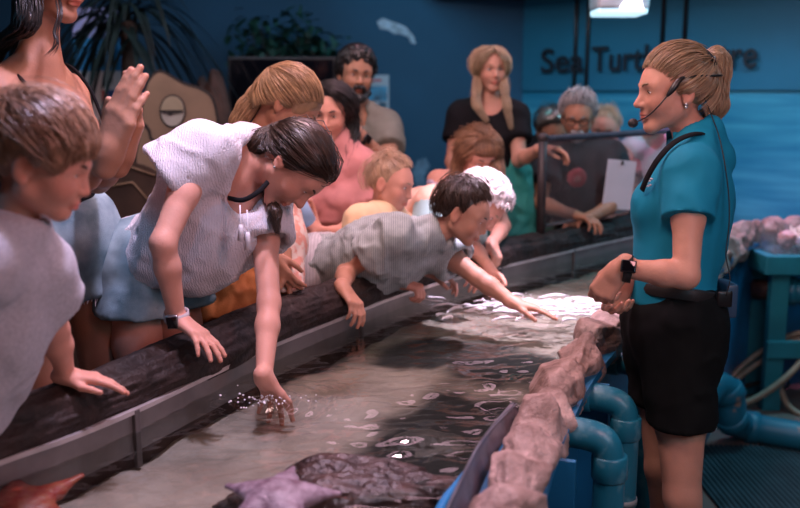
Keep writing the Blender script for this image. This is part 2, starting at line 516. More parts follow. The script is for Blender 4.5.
    def leg(s, F, side, grow=0.0):
        J = s.J; q = s.k * s.g
        a, b, c = J[side + 'hip'], J[side + 'kn'], J[side + 'an']
        F.chain([a - s.up * .02, .5 * a + .5 * b, b], np.array([.088, .074, .052]) * q + grow, .03)
        f = s.facing
        F.chain([b, .66 * b + .34 * c - f * .014 * q, c], np.array([.051, .053, .034]) * q + grow, .02)
        return F
    def foot(s, F, side, grow=0.0, dirv=None):
        J = s.J; q = s.k; c = J[side + 'an']; f = unit(dirv) if dirv is not None else s.facing
        h = c - np.array([0, 0, c[2] - s.root.location[2]])
        heel = h + np.array([0, 0, .032 * q]) - f * .035 * q; ball = h + np.array([0, 0, .028 * q]) + f * .12 * q; toe = h + np.array([0, 0, .02 * q]) + f * .18 * q
        F.rc(c, heel, .036 * q + grow, .032 * q + grow, .02); F.rc(heel, ball, .032 * q + grow, .034 * q + grow, .02); F.rc(ball, toe, .034 * q + grow, .022 * q + grow, .02)
        return F
    def head(s, F):
        k = s.hk; L = s.L; R = s.R; kid = s.kid
        e = lambda c, rad, kk=.02, op='u': F.el(L(*c), R, np.array(rad) * k, kk * k, (), op)
        r = lambda a, b, ra, rb, kk=.015, op='u': F.rc(L(*a), L(*b), ra * k, rb * k, kk * k, (), op)
        e((0, -.012, .030), (.075, .097, .083)); e((0, .020, .025), (.066, .075, .070))
        e((0, .029, -.025), (.058, .060, .070), .025)
        jw = .046 if not s.male else .050; jd = -.088 if kid else -.098
        for sg in (1, -1):
            r((sg * jw, -.002, -.048), (sg * .014, .062, jd + .004), .022, .015, .025)
            e((sg * .034, .056, -.030), (.026, .026, .026), .03)
        e((0, .068 if not kid else .062, jd + .002), (.020, .018, .016), .02)
        for sg in (1, -1): r((sg * .044, .066, .020), (sg * .012, .083, .017), .009 if not s.male else .011, .010 if not s.male else .012, .022)
        for sg in (1, -1): F.el(L(sg * .031, .101, .001), R, np.array([.019, .018, .014]) * k, .018 * k, (), 's')
        n = s.nose
        r((0, .084, .008), (0, .084 + .024 * n, -.030), .0085, .0105, .012)
        for sg in (1, -1): e((sg * .0105, .092 + .004 * n, -.033), (.0085, .010, .0075), .006)
        e((0, .083, -.053), (.020, .010, .012), .015)
        e((0, .0895, -.0585), (.022, .0085, .0048), .004); e((0, .0875, -.0685), (.019, .0090, .0058), .004)
        r((-.017, .097, -.0635), (.017, .097, -.0635), .0018, .0018, .003, 's')
        for sg in (1, -1):
            # lids
            e((sg * .031, .0695, .003), (.0145, .0140, .0125), .006)
            # ear
            ec = (sg * .0775, -.012, -.004)
            Re = orth(R[1] * .92 + R[0] * sg * -.30 , R[2] - R[1] * .22)
            F.el(L(*ec), Re, np.array([.0085, .019, .032]) * k, .006 * k)
            F.el(L(sg * .0875, -.007, .002), Re, np.array([.007, .0105, .019]) * k, .005 * k, (), 's')
            F.el(L(sg * .079, -.006, -.027), Re, np.array([.006, .009, .010]) * k, .006 * k)
            s.tints.append((L(*ec), .034 * k, (1.05, .80, .76), .7))
            s.tints.append((L(sg * .04, .065, -.028), .034 * k, (1.08, .82, .78), .55))
        s.tints.append((L(0, .108, -.03), .02 * k, (1.05, .82, .80), .5))
        s.tints.append((L(0, .094, -.0635), .017 * k, (.95, .50, .52), 1.0, (L, (.024, .03, .0125))))
        return F
    def face(s, iris=(.10, .07, .04), brow=None, gaze=(0, 1, -.15), open_=1.0, browcol=None, lash=True):
        k = s.hk
        for sg in (1, -1):
            g = unit(np.array(gaze)); 
            # almond eye: flattened ball
            c = s.L(sg * .031, .0735, .0025)
            nu, nv = 20, 12
            mb = MB(); W = unit(g[0] * s.R[0] + g[1] * s.R[1] + g[2] * s.R[2])
            mb.ell((0, 0, 0), (1, 1, 1), None, 28, 20)
            V = np.concatenate(mb.V)
            rad = np.array([.0128, .0128, .0066 * open_]) * k
            V2 = (V * rad) @ s.R + c
            # iris by angle from the gaze
            d = unit(np.array([0, 1, g[2] * .5])); dl = np.array([g[0], g[1], g[2]]); 
            tl = np.array([V[:, 0], V[:, 1], V[:, 2] * .0066 / .0128]); tl = tl / np.linalg.norm(tl, axis=0)
            ang = np.degrees(np.arccos(np.clip(unit(dl) @ tl, -1, 1)))
            C = np.where(ang[:, None] < 14, (.01, .01, .01), np.where(ang[:, None] < 33, iris, (.80, .76, .74)))
            F = [np.concatenate(f) for f in mb.F.values() if f]
            me = mesh_np('eye', V2 - np.array(s.root.location), F); set_col(me, C)
            s.part('eye', me, M['eye'])
        bm_ = browcol or M['brow']
        for sg in (1, -1):
            pts = [s.L(sg * x, f, u) for x, f, u in ((.012, .0955, .020), (.024, .0945, .0255), (.036, .086, .0265), (.047, .073, .021))]
            mb = MB(); mb.tube(spline(pts, 4) - np.array(s.root.location), np.concatenate([np.linspace(.0030, .0036, 6), np.linspace(.0036, .0012, 7)]) * k * (1.25 if s.male else 1), 6, flat=1.0)
            me = mb.mesh('eyebrow'); set_col(me, np.full((len(me.vertices), 3), .62)); s.part('eyebrow', me, bm_)
        if lash:
            for sg in (1, -1):
                pts = [s.L(sg * x, f, u) for x, f, u in ((.019, .0835, .004), (.026, .0868, .0078 * open_ + .0005), (.034, .0855, .0082 * open_ + .0005), (.0435, .077, .0035))]
                mb = MB(); mb.tube(spline(pts, 4) - np.array(s.root.location), .0011 * k, 5); s.part('eyelashes', mb.mesh('eyelashes'), M['brow'])
    def part(s, name, me, m, label=None, parent=None):
        o = bpy.data.objects.new(name, me); COL.objects.link(o)
        if m is not None: me.materials.append(m)
        o.parent = parent or s.root
        if label: o['label'] = label
        return o
    def fieldpart(s, name, F, m, res=None, fine=None, fold=0.0, fsc=9.0, label=None, stretch=(1, 1, 1), oct=3, cols=False, post=None):
        V, Q = biggest(*F.mesh(res or s.res, fine if fine is not None else s.fine))
        if fold:
            N = vnormals(V, Q)
            d = fbm(V * np.array(stretch) * fsc + 3.1, oct)
            w_ = V * np.array(stretch); d2 = 1 - 2.6 * np.abs(fbm(w_ * fsc * .62 + 9.7 + .6 * d[:, None], 2)); d3 = 1 - 2.6 * np.abs(fbm(w_[:, [1, 2, 0]] * np.array([fsc * .9, fsc * .5, fsc * 1.4]) + 2.2 + .5 * d[:, None], 2))
            V = V + N * (fold * 1.5 * (.35 * d + .5 * np.clip(d2, -.6, 1) + .45 * np.clip(d3, -.5, 1) ** 1.0))[:, None]
        if post is not None: V = post(V, Q)
        me = mesh_np(name, V - np.array(s.root.location), Q)
        if cols: set_col(me, np.ones((len(V), 3)))
        return s.part(name, me, m, label)
    def hand(s, side, D, N, curl=(25, 30, 35, 40), spread=.10, thumb=(.55, .35), k=None, fold=(1.0, .9, .6), tsign=None, fres=None, flat=1.0):
        """D finger direction, N palm normal; thumb side follows from the hand's side"""
        k = k or s.k
        W = s.J[side + 'wr']; D = unit(D); N = unit(np.asarray(N, float) - D * (np.asarray(N, float) @ D))
        T = np.cross(N, D) * (1 if side == 'L' else -1)
        # left hand, palm down (N=-z), fingers +y: thumb to +x
        T = T if tsign is None else T * tsign
        F = s.body
        off = [.026, .009, -.009, -.025]; kd = [.090, .093, .088, .079]
        ln = [(.042, .025, .020), (.046, .029, .021), (.042, .027, .021), (.033, .020, .018)]
        Kn = []
        for i in range(4):
            a = W + T * off[i] * .55 * k + D * .008 * k; b = W + D * kd[i] * k + T * off[i] * k
            F.rc(a, b, .0165 * k, .0115 * k, .012 * k); Kn.append(b)
        F.rc(W - D * .02 * k, W + D * .02 * k, .024 * k, .023 * k, .015 * k)
        for i in range(4):
            p = Kn[i]; base = unit(D + T * spread * (1.5 - i) * .67); th = 0
            rr = [.0098, .0090, .0082, .0070] if i < 3 else [.0086, .0078, .0070, .0060]
            for j in range(3):
                th += math.radians(curl[i] * fold[j])
                q = p + (math.cos(th) * base + math.sin(th) * N) * ln[i][j] * k
                F.rc(p, q, rr[j] * k, rr[j + 1] * k, (.008 if j == 0 else .003) * k); p = q
            s.tints.append((p, .014 * k, (1.06, .80, .78), .6)); s.tints.append((Kn[i], .012 * k, (1.04, .86, .84), .5))
        a = W + D * .018 * k + T * .018 * k + N * .006 * k
        out, inn = thumb
        b = a + unit(D * .75 + T * out + N * .25) * .042 * k
        c = b + unit(D * .85 + T * (out - .25) + N * inn) * .034 * k
        d = c + unit(D * .9 + T * (out - .5) + N * (inn + .15)) * .026 * k
        F.rc(a, b, .0165 * k, .0125 * k, .012 * k); F.rc(b, c, .0118 * k, .0102 * k, .004 * k); F.rc(c, d, .0102 * k, .0080 * k, .003 * k)
        c0 = W + D * .09 * k; r = .125 * k
        s.fine.append((c0 - r, c0 + r, fres or s.hres))
    def build_body(s, name='body'):
        V, Q = s.body.mesh(s.res, s.fine)
        C = np.ones((len(V), 3))
        mott = 1 + .05 * fbm(V * 30, 2)
        C *= mott[:, None]
        for t in s.tints:
            c, r, col, st = t[:4]
            if len(t) == 5:
                q = s.local(V) - s.local(c[None])[0]; w = np.array(t[4][1])
                d = np.sqrt(((q / w) ** 2).sum(1)); wt = np.clip(1.5 - d * 1.3, 0, 1) * st
            else:
                d = np.linalg.norm(V - c, axis=1) / r; wt = np.clip(1 - d, 0, 1) ** .7 * st
            C = C * (1 - wt[:, None]) + C * np.array(col) * wt[:, None]
        me = mesh_np(name, V - np.array(s.root.location), Q); set_col(me, C)
        return s.part(name, me, s.skin)
    # ---------------------------------------------------------------- hair
    def scalp(s, t=(.010, .012, .014), line=HAIRLINE, F=None, cut=.004, line_shift=0.0, taper=.055):
        """hair shell: inflated cranium above the hairline"""
        F = F or Field(); k = s.hk; R = s.R; hc = s.hc
        rad = np.array([.0775, .0995, .0855]) * k; ext = np.array(t) - .0025
        c = s.L(0, -.012, .030)
        def fn(X, Y, Z):
            x, y, z = X - c[0], Y - c[1], Z - c[2]
            q = [R[i, 0] * x + R[i, 1] * y + R[i, 2] * z for i in range(3)]
            k0 = np.sqrt(sum((q[i] / rad[i]) ** 2 for i in range(3))); k1 = np.sqrt(sum((q[i] / rad[i] ** 2) ** 2 for i in range(3))) + 1e-9
            d = k0 * (k0 - 1) / k1
            fl = q[1] / k - .012; ul = q[2] / k + .030
            g = np.interp(fl, line[:, 0], line[:, 1] + line_shift)
            w = np.clip((ul - g) / taper, 0, 1); w = w * w * (3 - 2 * w)
            n2 = (q[0] / rad[0]) ** 2, (q[1] / rad[1]) ** 2, (q[2] / rad[2]) ** 2
            th = (n2[0] * ext[0] + n2[1] * ext[1] + n2[2] * ext[2]) / (n2[0] + n2[1] + n2[2] + 1e-9) * k
            d = d - th * w
            cl = (g - ul) * k * .75
            return -smin(-d, -cl, cut * k)
        m_ = rad.max() + ext.max() * k + .01; F.fn(fn, c - m_, c + m_, .01 * k)
        return F
    def strands(s, F, curves, r=.0012, m=None, cv=.35, sides=3, lift=.002, taper=True, jitter=.0015):
        """curves: list of (n,3) world polylines, pushed out onto the hair surface F when inside"""
        V = []; Fa = []; C = []; n0 = 0
        for c in curves:
            c = np.asarray(c, float)
            if F is not None:
                for it in range(3):
                    d = F.pts(c); e = .001
                    g = np.stack([F.pts(c + e * np.eye(3)[i]) - d for i in range(3)], -1) / e
                    g /= np.linalg.norm(g, axis=-1, keepdims=True) + 1e-9
                    move = np.where(d < lift, lift - d, 0)
                    c = c + g * move[:, None] * .9
            c = c + RNG.normal(0, 1, 3) * jitter
            n = len(c); rr = r * RNG.uniform(.7, 1.4) * (np.interp(np.linspace(0, 1, n), [0, .15, .7, 1], [.5, 1, 1, .15]) if taper else np.ones(n))
            v, f = sweep(c, rr, sides, False)
            V.append(v); Fa.append(f[0] + n0); n0 += len(v)
            C.append(np.tile(np.ones(3) * RNG.uniform(1 - cv, 1 + cv), (len(v), 1)))
        return np.concatenate(V), np.concatenate(Fa), np.concatenate(C)
    def hair(s, F, curves, m, r=.0012, res=None, name='hair', groove=0.0, cv=.35, lift=.001, label=None, jitter=.0015, base_dark=.85, post=None, sides=3):
        V, Q = F.mesh(res or s.hres, ())
        if post is not None: V = post(V, Q)
        C = np.ones((len(V), 3)) * (base_dark + .15 * fbm(V * 60, 2)[:, None])
        if len(curves):
            V2, Q2, C2 = s.strands(F, curves, r * s.hk, cv=cv, lift=lift, jitter=jitter, sides=sides)
            Q = np.concatenate([Q, Q2 + len(V)]); V = np.concatenate([V, V2]); C = np.concatenate([C, C2])
        me = mesh_np(name, V - np.array(s.root.location), Q); set_col(me, C)
        return s.part(name, me, m, label)
    def hl_loop(s, n, back=True, inset=0.0, start=0.0, end=1.0, ears=False):
        """points of the hairline, from the brow centre round the ear to the nape, both sides (local)"""
        half = np.array([(0, .086, .078), (.030, .080, .075), (.056, .056, .055), (.068, .034, .030), (.075, .014, -.004), (.079, -.025, -.012), (.068, -.055, -.045), (.040, -.078, -.072), (0, -.084, -.080)])
        if ears: half[3:7] = [(.066, .036, .036), (.072, .012, .026), (.074, -.026, .022), (.069, -.058, -.030)]
        sp = spline(half, 12); out = []
        for i in range(n):
            t = start + (end - start) * (i + RNG.uniform(0, 1)) / n
            p = sp[min(int(t * (len(sp) - 1)), len(sp) - 1)].copy()
            if RNG.random() < .5: p[0] = -p[0]
            out.append(p)
        return out
def bulge(a, b, n, out, c):
    """polyline a->b pushed away from centre c"""
    t = np.linspace(0, 1, n)[:, None]
    p = a * (1 - t) + b * t
    d = p - c; d /= np.linalg.norm(d, axis=1, keepdims=True)
    ra = np.linalg.norm(a - c); rb = np.linalg.norm(b - c)
    return c + d * ((ra * (1 - t) + rb * t) + out * np.sin(np.pi * t))
def lenrep(f, nm):
    J = f.J; s = nm
    for a, b in (('Lsh', 'Lel'), ('Lel', 'Lwr'), ('Rsh', 'Rel'), ('Rel', 'Rwr'), ('Lsh', 'Rsh'), ('Lhip', 'Lkn'), ('Lkn', 'Lan'), ('neck', 'pelvis')):
        if a in J and b in J: s += ' %s%s=%.2f' % (a, b[1:], np.linalg.norm(J[a] - J[b]))
    print(s)
# ------------------------------------------------------------------ the presenter
def presenter():
    fz = np.array([0, 0, 0.])
    J = dict(neck=P(697, 143, 2.32), Lsh=P(690, 172, 2.16), Rsh=P(688, 172, 2.46), Lel=P(686, 276, 2.10), Lwr=P(621, 268, 2.13),
             Rel=P(672, 270, 2.50), Rwr=P(628, 273, 2.30), pelvis=P(669, 318, 2.32), chest=P(682, 205, 2.31), waist=P(676, 262, 2.31))
    J['Lhip'] = J['pelvis'] + np.array([.0, -.085, -.02]); J['Rhip'] = J['pelvis'] + np.array([0, .085, -.02])
    kn = P(668, 482, 2.30); an = kn.copy(); an[2] = .085; an[0] += .05
    J['Lkn'] = kn + np.array([.01, -.085, 0]); J['Rkn'] = kn + np.array([.01, .085, 0]); J['Lan'] = an + np.array([0, -.09, 0]); J['Ran'] = an + np.array([.0, .09, 0])
    J['base'] = np.array([J['pelvis'][0], J['pelvis'][1], 0])
    f = Fig('person', 'woman in teal polo and black shorts with headset microphone, standing at the rock rim', P(674, 92, 2.30), (-1, -.06, -.05), (-.04, 0, 1), J,
            'skin_fair', k=.98, hk=.90, girth=.86, facing=(-1, -.02, 0), res=.007, hres=.0034)
    lenrep(f, 'presenter')
    B = f.body
    f.torso(B, 0, bust=.9); f.neckp(B)
    for s_ in 'LR': f.arm(B, s_, ra=1.02); f.leg(B, s_); f.foot(B, s_)
    f.head(B)
    f.hand('L', (-.50, .25, -.83), (.60, .78, -.1), curl=(42, 52, 58, 60), thumb=(.35, .35), k=.90, fres=.0036)
    f.hand('R', (-.45, -.25, -.86), (.1, -.9, .1), curl=(45, 55, 60, 60), thumb=(.5, .3), k=.95, fres=.0036)
    f.build_body()
    f.face(gaze=(0, 1, -.25), open_=.8, brow=None, browcol=M['hair_dirty_blond'])
    # polo shirt
    C = Field(); up = f.up
    hem = [(J['pelvis'] + np.array([0, 0, .055]), np.array([0, 0, -1.]))]
    f.torso(C, .016, bust=1.0, clip=hem, k=.045)
    C.el(J['waist'] + np.array([.0, 0, -.02]), f.chestR, (.138, .098, .16), .05, hem)
    C.el(J['chest'] + np.array([.008, 0, -.03]), f.chestR, (.150, .108, .17), .05, hem)
    for s_ in 'LR':
        a, b = J[s_ + 'sh'], J[s_ + 'el']; d = unit(b - a)
        C.rc(a, a + d * .16, .060, .064, .03, [(a + d * .118, d)])
        C.rc(a + d * .10, a + d * .2, .0585, .0605, .008, [(a + d * .119, d)], 's') if False else None
    # collar stand and fold
    nb = J['neck']; ax = unit(f.L(0, -.022, -.055) - nb)
    C.rc(nb - ax * .05, nb + ax * .028, .072, .061, .02, [(nb + ax * .030, ax)])
    C.rc(nb - ax * .10, nb + ax * .2, .050, .050, .006, (), 's')
    f.fieldpart('polo_shirt', C, M['polo_teal'], .0055, (), fold=.006, fsc=8, stretch=(1, 1, .8))
    # collar fall
    mb = MB(); pts = []
    a = np.linspace(math.radians(25), math.radians(335), 30)
    xf = f.facing; yl = np.array([0, -1., 0])
    for rr, dz, nm in ((.064, .030, 0),):
        ring0 = [nb + ax * .032 + (math.cos(t) * xf * 1.02 + math.sin(t) * yl) * .063 for t in a]
        ring1 = [nb + ax * (-.012 - .026 * max(0, math.cos(t))) + (math.cos(t) * xf * 1.05 + math.sin(t) * yl) * (.080 + .010 * math.cos(t)) for t in a]
        r0 = np.array(ring0); r1 = np.array(ring1); o = (r1 - nb); o /= np.linalg.norm(o, axis=1, keepdims=True)
        n = len(a); V = np.concatenate([r0, r1, r1 - o * .004, r0 - o * .004])
        i = np.arange(n - 1); Q = []
        for k in range(4): Q.append(np.stack([k * n + i, k * n + i + 1, ((k + 1) % 4) * n + i + 1, ((k + 1) % 4) * n + i], 1))
        mb.add(V - np.array(f.root.location), Q)
    f.part('collar', mb.mesh('collar'), M['polo_teal'])
    # black shorts
    S = Field(); hemz = P(680, 427, 2.20)
    tw = [(J['pelvis'] + np.array([0, 0, .085]), np.array([0, 0, 1.]))]
    S.el(J['pelvis'] + np.array([0, 0, .0]), f.pelR, (.158, .100, .15), .05, tw)
    for sg, s_ in ((1, 'L'), (-1, 'R')):
        a, b = J[s_ + 'hip'], J[s_ + 'kn']; cl = [(np.array([0, 0, hemz[2]]), np.array([0, 0, -1.]))]
        S.el(J['pelvis'] + f.pelR[0] * sg * .07 - f.pelR[1] * .045 - np.array([0, 0, .03]), f.pelR, (.092, .076, .11), .05, tw)
        S.rc(a, a * .25 + b * .75, .092, .080, .05, cl)
    f.fieldpart('shorts', S, M['black_canvas'], .006, (), fold=.006, fsc=10)
    # belt loop bar, pocket edges and a bit of white label
    rt = np.array(f.root.location)
    mb = MB(); bz = J['pelvis'] + np.array([0, 0, .068]); n = 40
    ring = [bz + f.pelR[0] * .155 * math.cos(t) + f.pelR[1] * .099 * math.sin(t) for t in np.linspace(0, 2 * np.pi, n, endpoint=False)]
    mb.tube(np.array(ring) - rt, .017, 8, False, closed=True, flat=.25); f.part('belt', mb.mesh('belt'), M['black_rubber'])
    mb = MB(); mb.box(P(708, 318, 2.19) - rt, (.025, .004, .010), np.array(Matrix.Rotation(.25, 3, 'Y'))); f.part('pocket_label', mb.mesh('pocket_label'), M['white_cloth'], 'small white label on the back pocket')
    # hair
    k = f.hk; tie = f.L(0, -.100, .082)
    H = f.scalp((.006, .008, .008))
    H.el(tie, f.R, (.018, .016, .018), .008)
    tail = [f.L(*q) for q in ((0, -.106, .088), (0, -.120, .096), (0, -.134, .080), (0, -.138, .045), (0, -.132, .0), (0, -.132, -.045), (0, -.124, -.085))]
    tr = np.array([.016, .022, .024, .022, .021, .025, .008])
    H.chain(tail, tr * k, .015)
    cur = []
    cc = f.L(0, -.012, .03)
    for p in f.hl_loop(420):
        a = f.L(*p); e = tie + RNG.normal(0, .007, 3)
        cur.append(bulge(a, e, 14, .004, cc))
    for i in range(240):
        o = RNG.normal(0, 1, (3)); o /= np.linalg.norm(o); q = spline(tail, 4)
        rr = np.interp(np.linspace(0, 1, len(q)), np.linspace(0, 1, 7), tr) * k * RNG.uniform(.75, 1.15)
        wob = np.sin(np.linspace(0, 6, len(q)) + RNG.uniform(0, 6))[:, None] * .003
        cur.append(q + o * rr[:, None] + wob * RNG.normal(0, 1, 3))
    fly = []
    for i in range(16):
        q = tie + RNG.normal(0, .012, 3); d = unit(np.array([RNG.uniform(.1, 1), RNG.normal(0, .4), RNG.uniform(-.6, .8)]))
        fly.append(np.array([q + d * t * RNG.uniform(.03, .07) + np.array([0, 0, -.02 * t * t]) for t in np.linspace(0, 1, 7)]))
    f.hair(H, cur, M['hair_blond'], .0013, cv=.3, lift=.0008, base_dark=.85)
    V, Q, Cc = f.strands(None, fly, .0006, cv=.3)
    me = mesh_np('loose_hair', V - rt, Q); set_col(me, Cc); f.part('loose_hair', me, M['hair_blond'])
    mb = MB(); ta = unit(tail[1] - tail[0]); Bs = basis(ta, (0, 1, 0))
    ring = [tie + np.array([-.002, 0, .002]) + (Bs[:, 1] * math.cos(t) + Bs[:, 2] * math.sin(t)) * .0235 for t in np.linspace(0, 2 * np.pi, 24, endpoint=False)]
    mb.tube(np.array(ring) - rt, .0095, 8, False, closed=True)
    f.part('hair_tie', mb.mesh('hair_tie'), M['black_rubber'], 'black hair tie')
    mb = MB(); mb.ell(tie + np.array([.004, -.026, .004]) - rt, (.007, .004, .008)); f.part('hair_bead', mb.mesh('hair_bead'), M['silver'], 'small silver bead on the hair tie')
    # earrings
    mb = MB()
    for u_ in (-.034, -.042): mb.ell(f.L(.085, -.004, u_) - rt, (.004, .003, .004))
    f.part('earring', mb.mesh('earring'), M['silver'], 'small silver ear studs')
    # headset: band behind the head, ear hook, capsule holder, boom, foam tip
    mb = MB()
    band = [f.L(*q) for q in ((.088, .012, .036), (.088, -.008, .040), (.086, -.04, .042), (.074, -.08, .040), (.048, -.118, .040), (0, -.132, .040), (-.048, -.118, .040), (-.074, -.08, .040), (-.086, -.04, .042), (-.088, -.008, .040))]
    mb.tube(spline(band, 6) - rt, .0028, 8)
    h0 = mb.build('headset', M['black_plastic'], None); h0.parent = f.root; h0['label'] = 'black headset microphone'
    mb = MB(); mb.tube(spline([f.L(*q) for q in ((.088, .004, .041), (.089, .020, .030), (.088, .042, .002), (.086, .052, -.010))], 5) - rt, np.concatenate([np.linspace(.003, .0085, 8), np.linspace(.0085, .003, 8)]), 10)
    o = mb.build('capsule_holder', M['black_plastic'], None); o.parent = h0
    boom = [f.L(*q) for q in ((.086, .050, -.008), (.080, .072, -.034), (.068, .094, -.058), (.050, .112, -.072), (.036, .124, -.078))]
    mb = MB(); mb.tube(spline(boom, 6) - rt, .0018, 6); o = mb.build('boom', M['black_plastic'], None); o.parent = h0
    mb = MB(); mb.ell(f.L(.030, .130, -.081) - rt, (.013, .012, .012)); o = mb.build('foam_tip', M['black_rubber'], None); o.parent = h0
    cab = [f.L(.082, -.030, .020), f.L(.072, -.060, -.02), f.L(.068, -.085, -.075), P(720, 140, 2.20), P(726, 172, 2.17), P(729, 200, 2.15), P(729, 225, 2.15), P(726, 255, 2.14), P(730, 278, 2.14), P(726, 296, 2.15)]
    mb = MB(); mb.tube(spline(cab, 8) - rt, .0016, 6); o = mb.build('microphone_cable', M['black_rubber'], None); o.parent = h0
    # shoulder strap
    mb = MB()
    strap = [P(642, 190, 2.215), P(648, 176, 2.19), P(659, 158, 2.165), P(675, 142, 2.17), P(694, 134, 2.19), P(710, 136, 2.25), P(721, 148, 2.34), P(727, 180, 2.40)]
    mb.tube(spline(strap, 6) - rt, .0095, 8, flat=.45); f.part('strap', mb.mesh('strap'), M['black_cloth'], 'black shoulder strap')
    # chest emblem: a small pale mark
    mb = MB()
    for i, (dx, dy) in enumerate(((0, 0), (3, -2), (6, -4), (4.5, 2), (1.5, 3))):
        mb.ell(P(646.5 + dx * .8, 183 + dy, 2.205) - rt, (.0045, .003, .0028))
    f.part('emblem', mb.mesh('emblem'), M['white_cloth'], 'small pale emblem on the chest')
    # body pack
    mb = MB(); c = P(726, 298, 2.25); mb.box(c - rt, (.030, .085, .085), bev=.006); pk = f.part('transmitter_pack', mb.mesh('transmitter_pack'), mat('pack_blue', (.035, .075, .13), .35, .1), 'blue-grey radio transmitter pack on the belt')
    mb = MB(); mb.box(P(724, 299, 2.19) - rt, (.040, .012, .042), bev=.006); f.part('clip', mb.mesh('clip'), M['black_plastic'], None, pk)
    watch(f, J['Lel'], J['Lwr'], M['black_rubber'], (-.25, -.9, .35), .0305, t=.90)
    return f
def watch(f, a, b, band, face_n, r=.027, t=.93, size=(.030, .036), case=None):
    rt = np.array(f.root.location); ax = unit(b - a); c = a + (b - a) * t
    n = np.asarray(face_n, float); n = unit(n - ax * (n @ ax)); w = np.cross(ax, n)
    ring = [c + (n * math.cos(q) + w * math.sin(q)) * r for q in np.linspace(0, 2 * np.pi, 28, endpoint=False)]
    V = []; Fq = []
    m = len(ring)
    for q in np.linspace(0, 2 * np.pi, m, endpoint=False):
        o = n * math.cos(q) + w * math.sin(q)
        for (ds, dr) in ((-.010, 0), (.010, 0), (.010, .003), (-.010, .003)): V.append(c + ax * ds + o * (r + dr))
    V = np.array(V); i = np.arange(m)[:, None]; j = np.arange(4)[None]
    Q = np.stack([i * 4 + j, i * 4 + (j + 1) % 4, ((i + 1) % m) * 4 + (j + 1) % 4, ((i + 1) % m) * 4 + j], -1).reshape(-1, 4)
    mb = MB(); mb.add(V - rt, [Q]); st = f.part('watch', mb.mesh('watch'), band)
    R = np.stack([w, ax, n], 1)
    mb = MB(); mb.box(c + n * (r + .004) - rt, (size[0], size[1], .010), R, .0035); f.part('case', mb.mesh('case'), case or M['black_plastic'], None, st)
    mb = MB(); mb.box(c + n * (r + .0095) - rt, (size[0] * .84, size[1] * .84, .002), R, .0008); f.part('screen', mb.mesh('screen'), M['screen'], None, st)
    return st
# ------------------------------------------------------------------ shared clothes and hair
SHORTLINE = np.array([(-.16, -.066), (-.085, -.060), (-.050, -.040), (-.022, .012), (.004, .004), (.018, .004), (.028, .038), (.052, .064), (.078, .083), (.14, .10)])
SWEPTLINE = np.array([(-.16, -.085), (-.085, -.078), (-.035, -.035), (.006, .012), (.020, -.005), (.035, -.045), (.06, -.035), (.085, .015), (.14, .06)])
LONGLINE = np.array([(-.16, -.16), (-.05, -.16), (-.01, -.09), (.02, -.03), (.045, .03), (.070, .068), (.14, .085)])
def tee(f, m, name='t_shirt', sl=.45, grow=.012, hem=.03, fr=.066, flare=.074, fold=.006, neck_r=.056, bust=0.0, scoop=None, fsc=9, stretch=(1, 1, 1), res=None, sides='LR', label=None, extra=None, k=.04, belly=0.0):
    J = f.J; q = f.k * f.g; C = Field(); up = f.up
    cl = [(J['pelvis'] - up * hem, -up)]
    f.torso(C, grow, k, bust=bust, clip=cl, belly=belly)
    if extra: extra(C, cl)
    for s in 'LR':
        a, b = J[s + 'sh'], J[s + 'el']; L = np.linalg.norm(b - a); d = (b - a) / L
        if s in sides: C.rc(a - d * .01, a + d * L * (sl + .25), fr * q, flare * q, .035, [(a + d * L * sl, d)])
        if s in sides and sl > .1 and f.res < .008:
            r1 = (fr + (flare - fr) * sl / (sl + .25)) * q; C.rc(a + d * (L * sl - .022), a + d * (L * sl + .08), r1 - .011, r1 - .003, .006, [(a + d * (L * sl - .032), -d), (a + d * (L * sl + .01), d)], 's')
    ax = unit(f.L(0, -.022, -.055) - J['neck'])
    C.rc(J['neck'] - ax * .045 * q, J['neck'] + ax * .12, neck_r * q, neck_r * q * 1.1, .012, (), 's')
    if scoop is not None:
        c, r = scoop; C.el(c, f.chestR, r, .015, (), 's')
    return f.fieldpart(name, C, m, res or f.res, (), fold=fold, fsc=fsc, stretch=stretch, label=label)
def shorts(f, m, name='shorts', t=.42, grow=.016, flare=.012, waist=.09, fold=.005, fsc=9, label=None, res=None, k=.035):
    J = f.J; q = f.k * f.g; C = Field(); up = f.pelR[2]
    tw = [(J['pelvis'] + up * waist, up)]
    hw = np.linalg.norm(J['Lhip'] - J['Rhip']) / 2
    C.el(J['pelvis'] + f.up * .01, f.pelR, np.array([hw + .075 * q, .108 * q, .14 * q]) + grow, k, tw)
    for sg, s in ((1, 'L'), (-1, 'R')):
        a, b = J[s + 'hip'], J[s + 'kn']; L = np.linalg.norm(b - a); d = (b - a) / L
        C.el(J['pelvis'] + f.pelR[0] * sg * hw * .75 - f.pelR[1] * .05 * q - f.up * .035 * q, f.pelR, np.array([.088, .088, .098]) * q + grow, k, tw)
        C.rc(a - f.up * .02, a + d * L * (t + .3), .090 * q + grow, .078 * q + grow + flare, k, [(a + d * L * t, d)])
        if f.res < .008:
            w_ = t / (t + .3); r1 = (.090 * (1 - w_) + .078 * w_) * q + grow + flare * w_; C.rc(a + d * (L * t - .014), a + d * (L * t + .08), r1 - .019, r1 - .013, .006, [(a + d * (L * t - .03), -d), (a + d * (L * t + .01), d)], 's')
    return f.fieldpart(name, C, m, res or f.res, (), fold=fold, fsc=fsc, label=label)
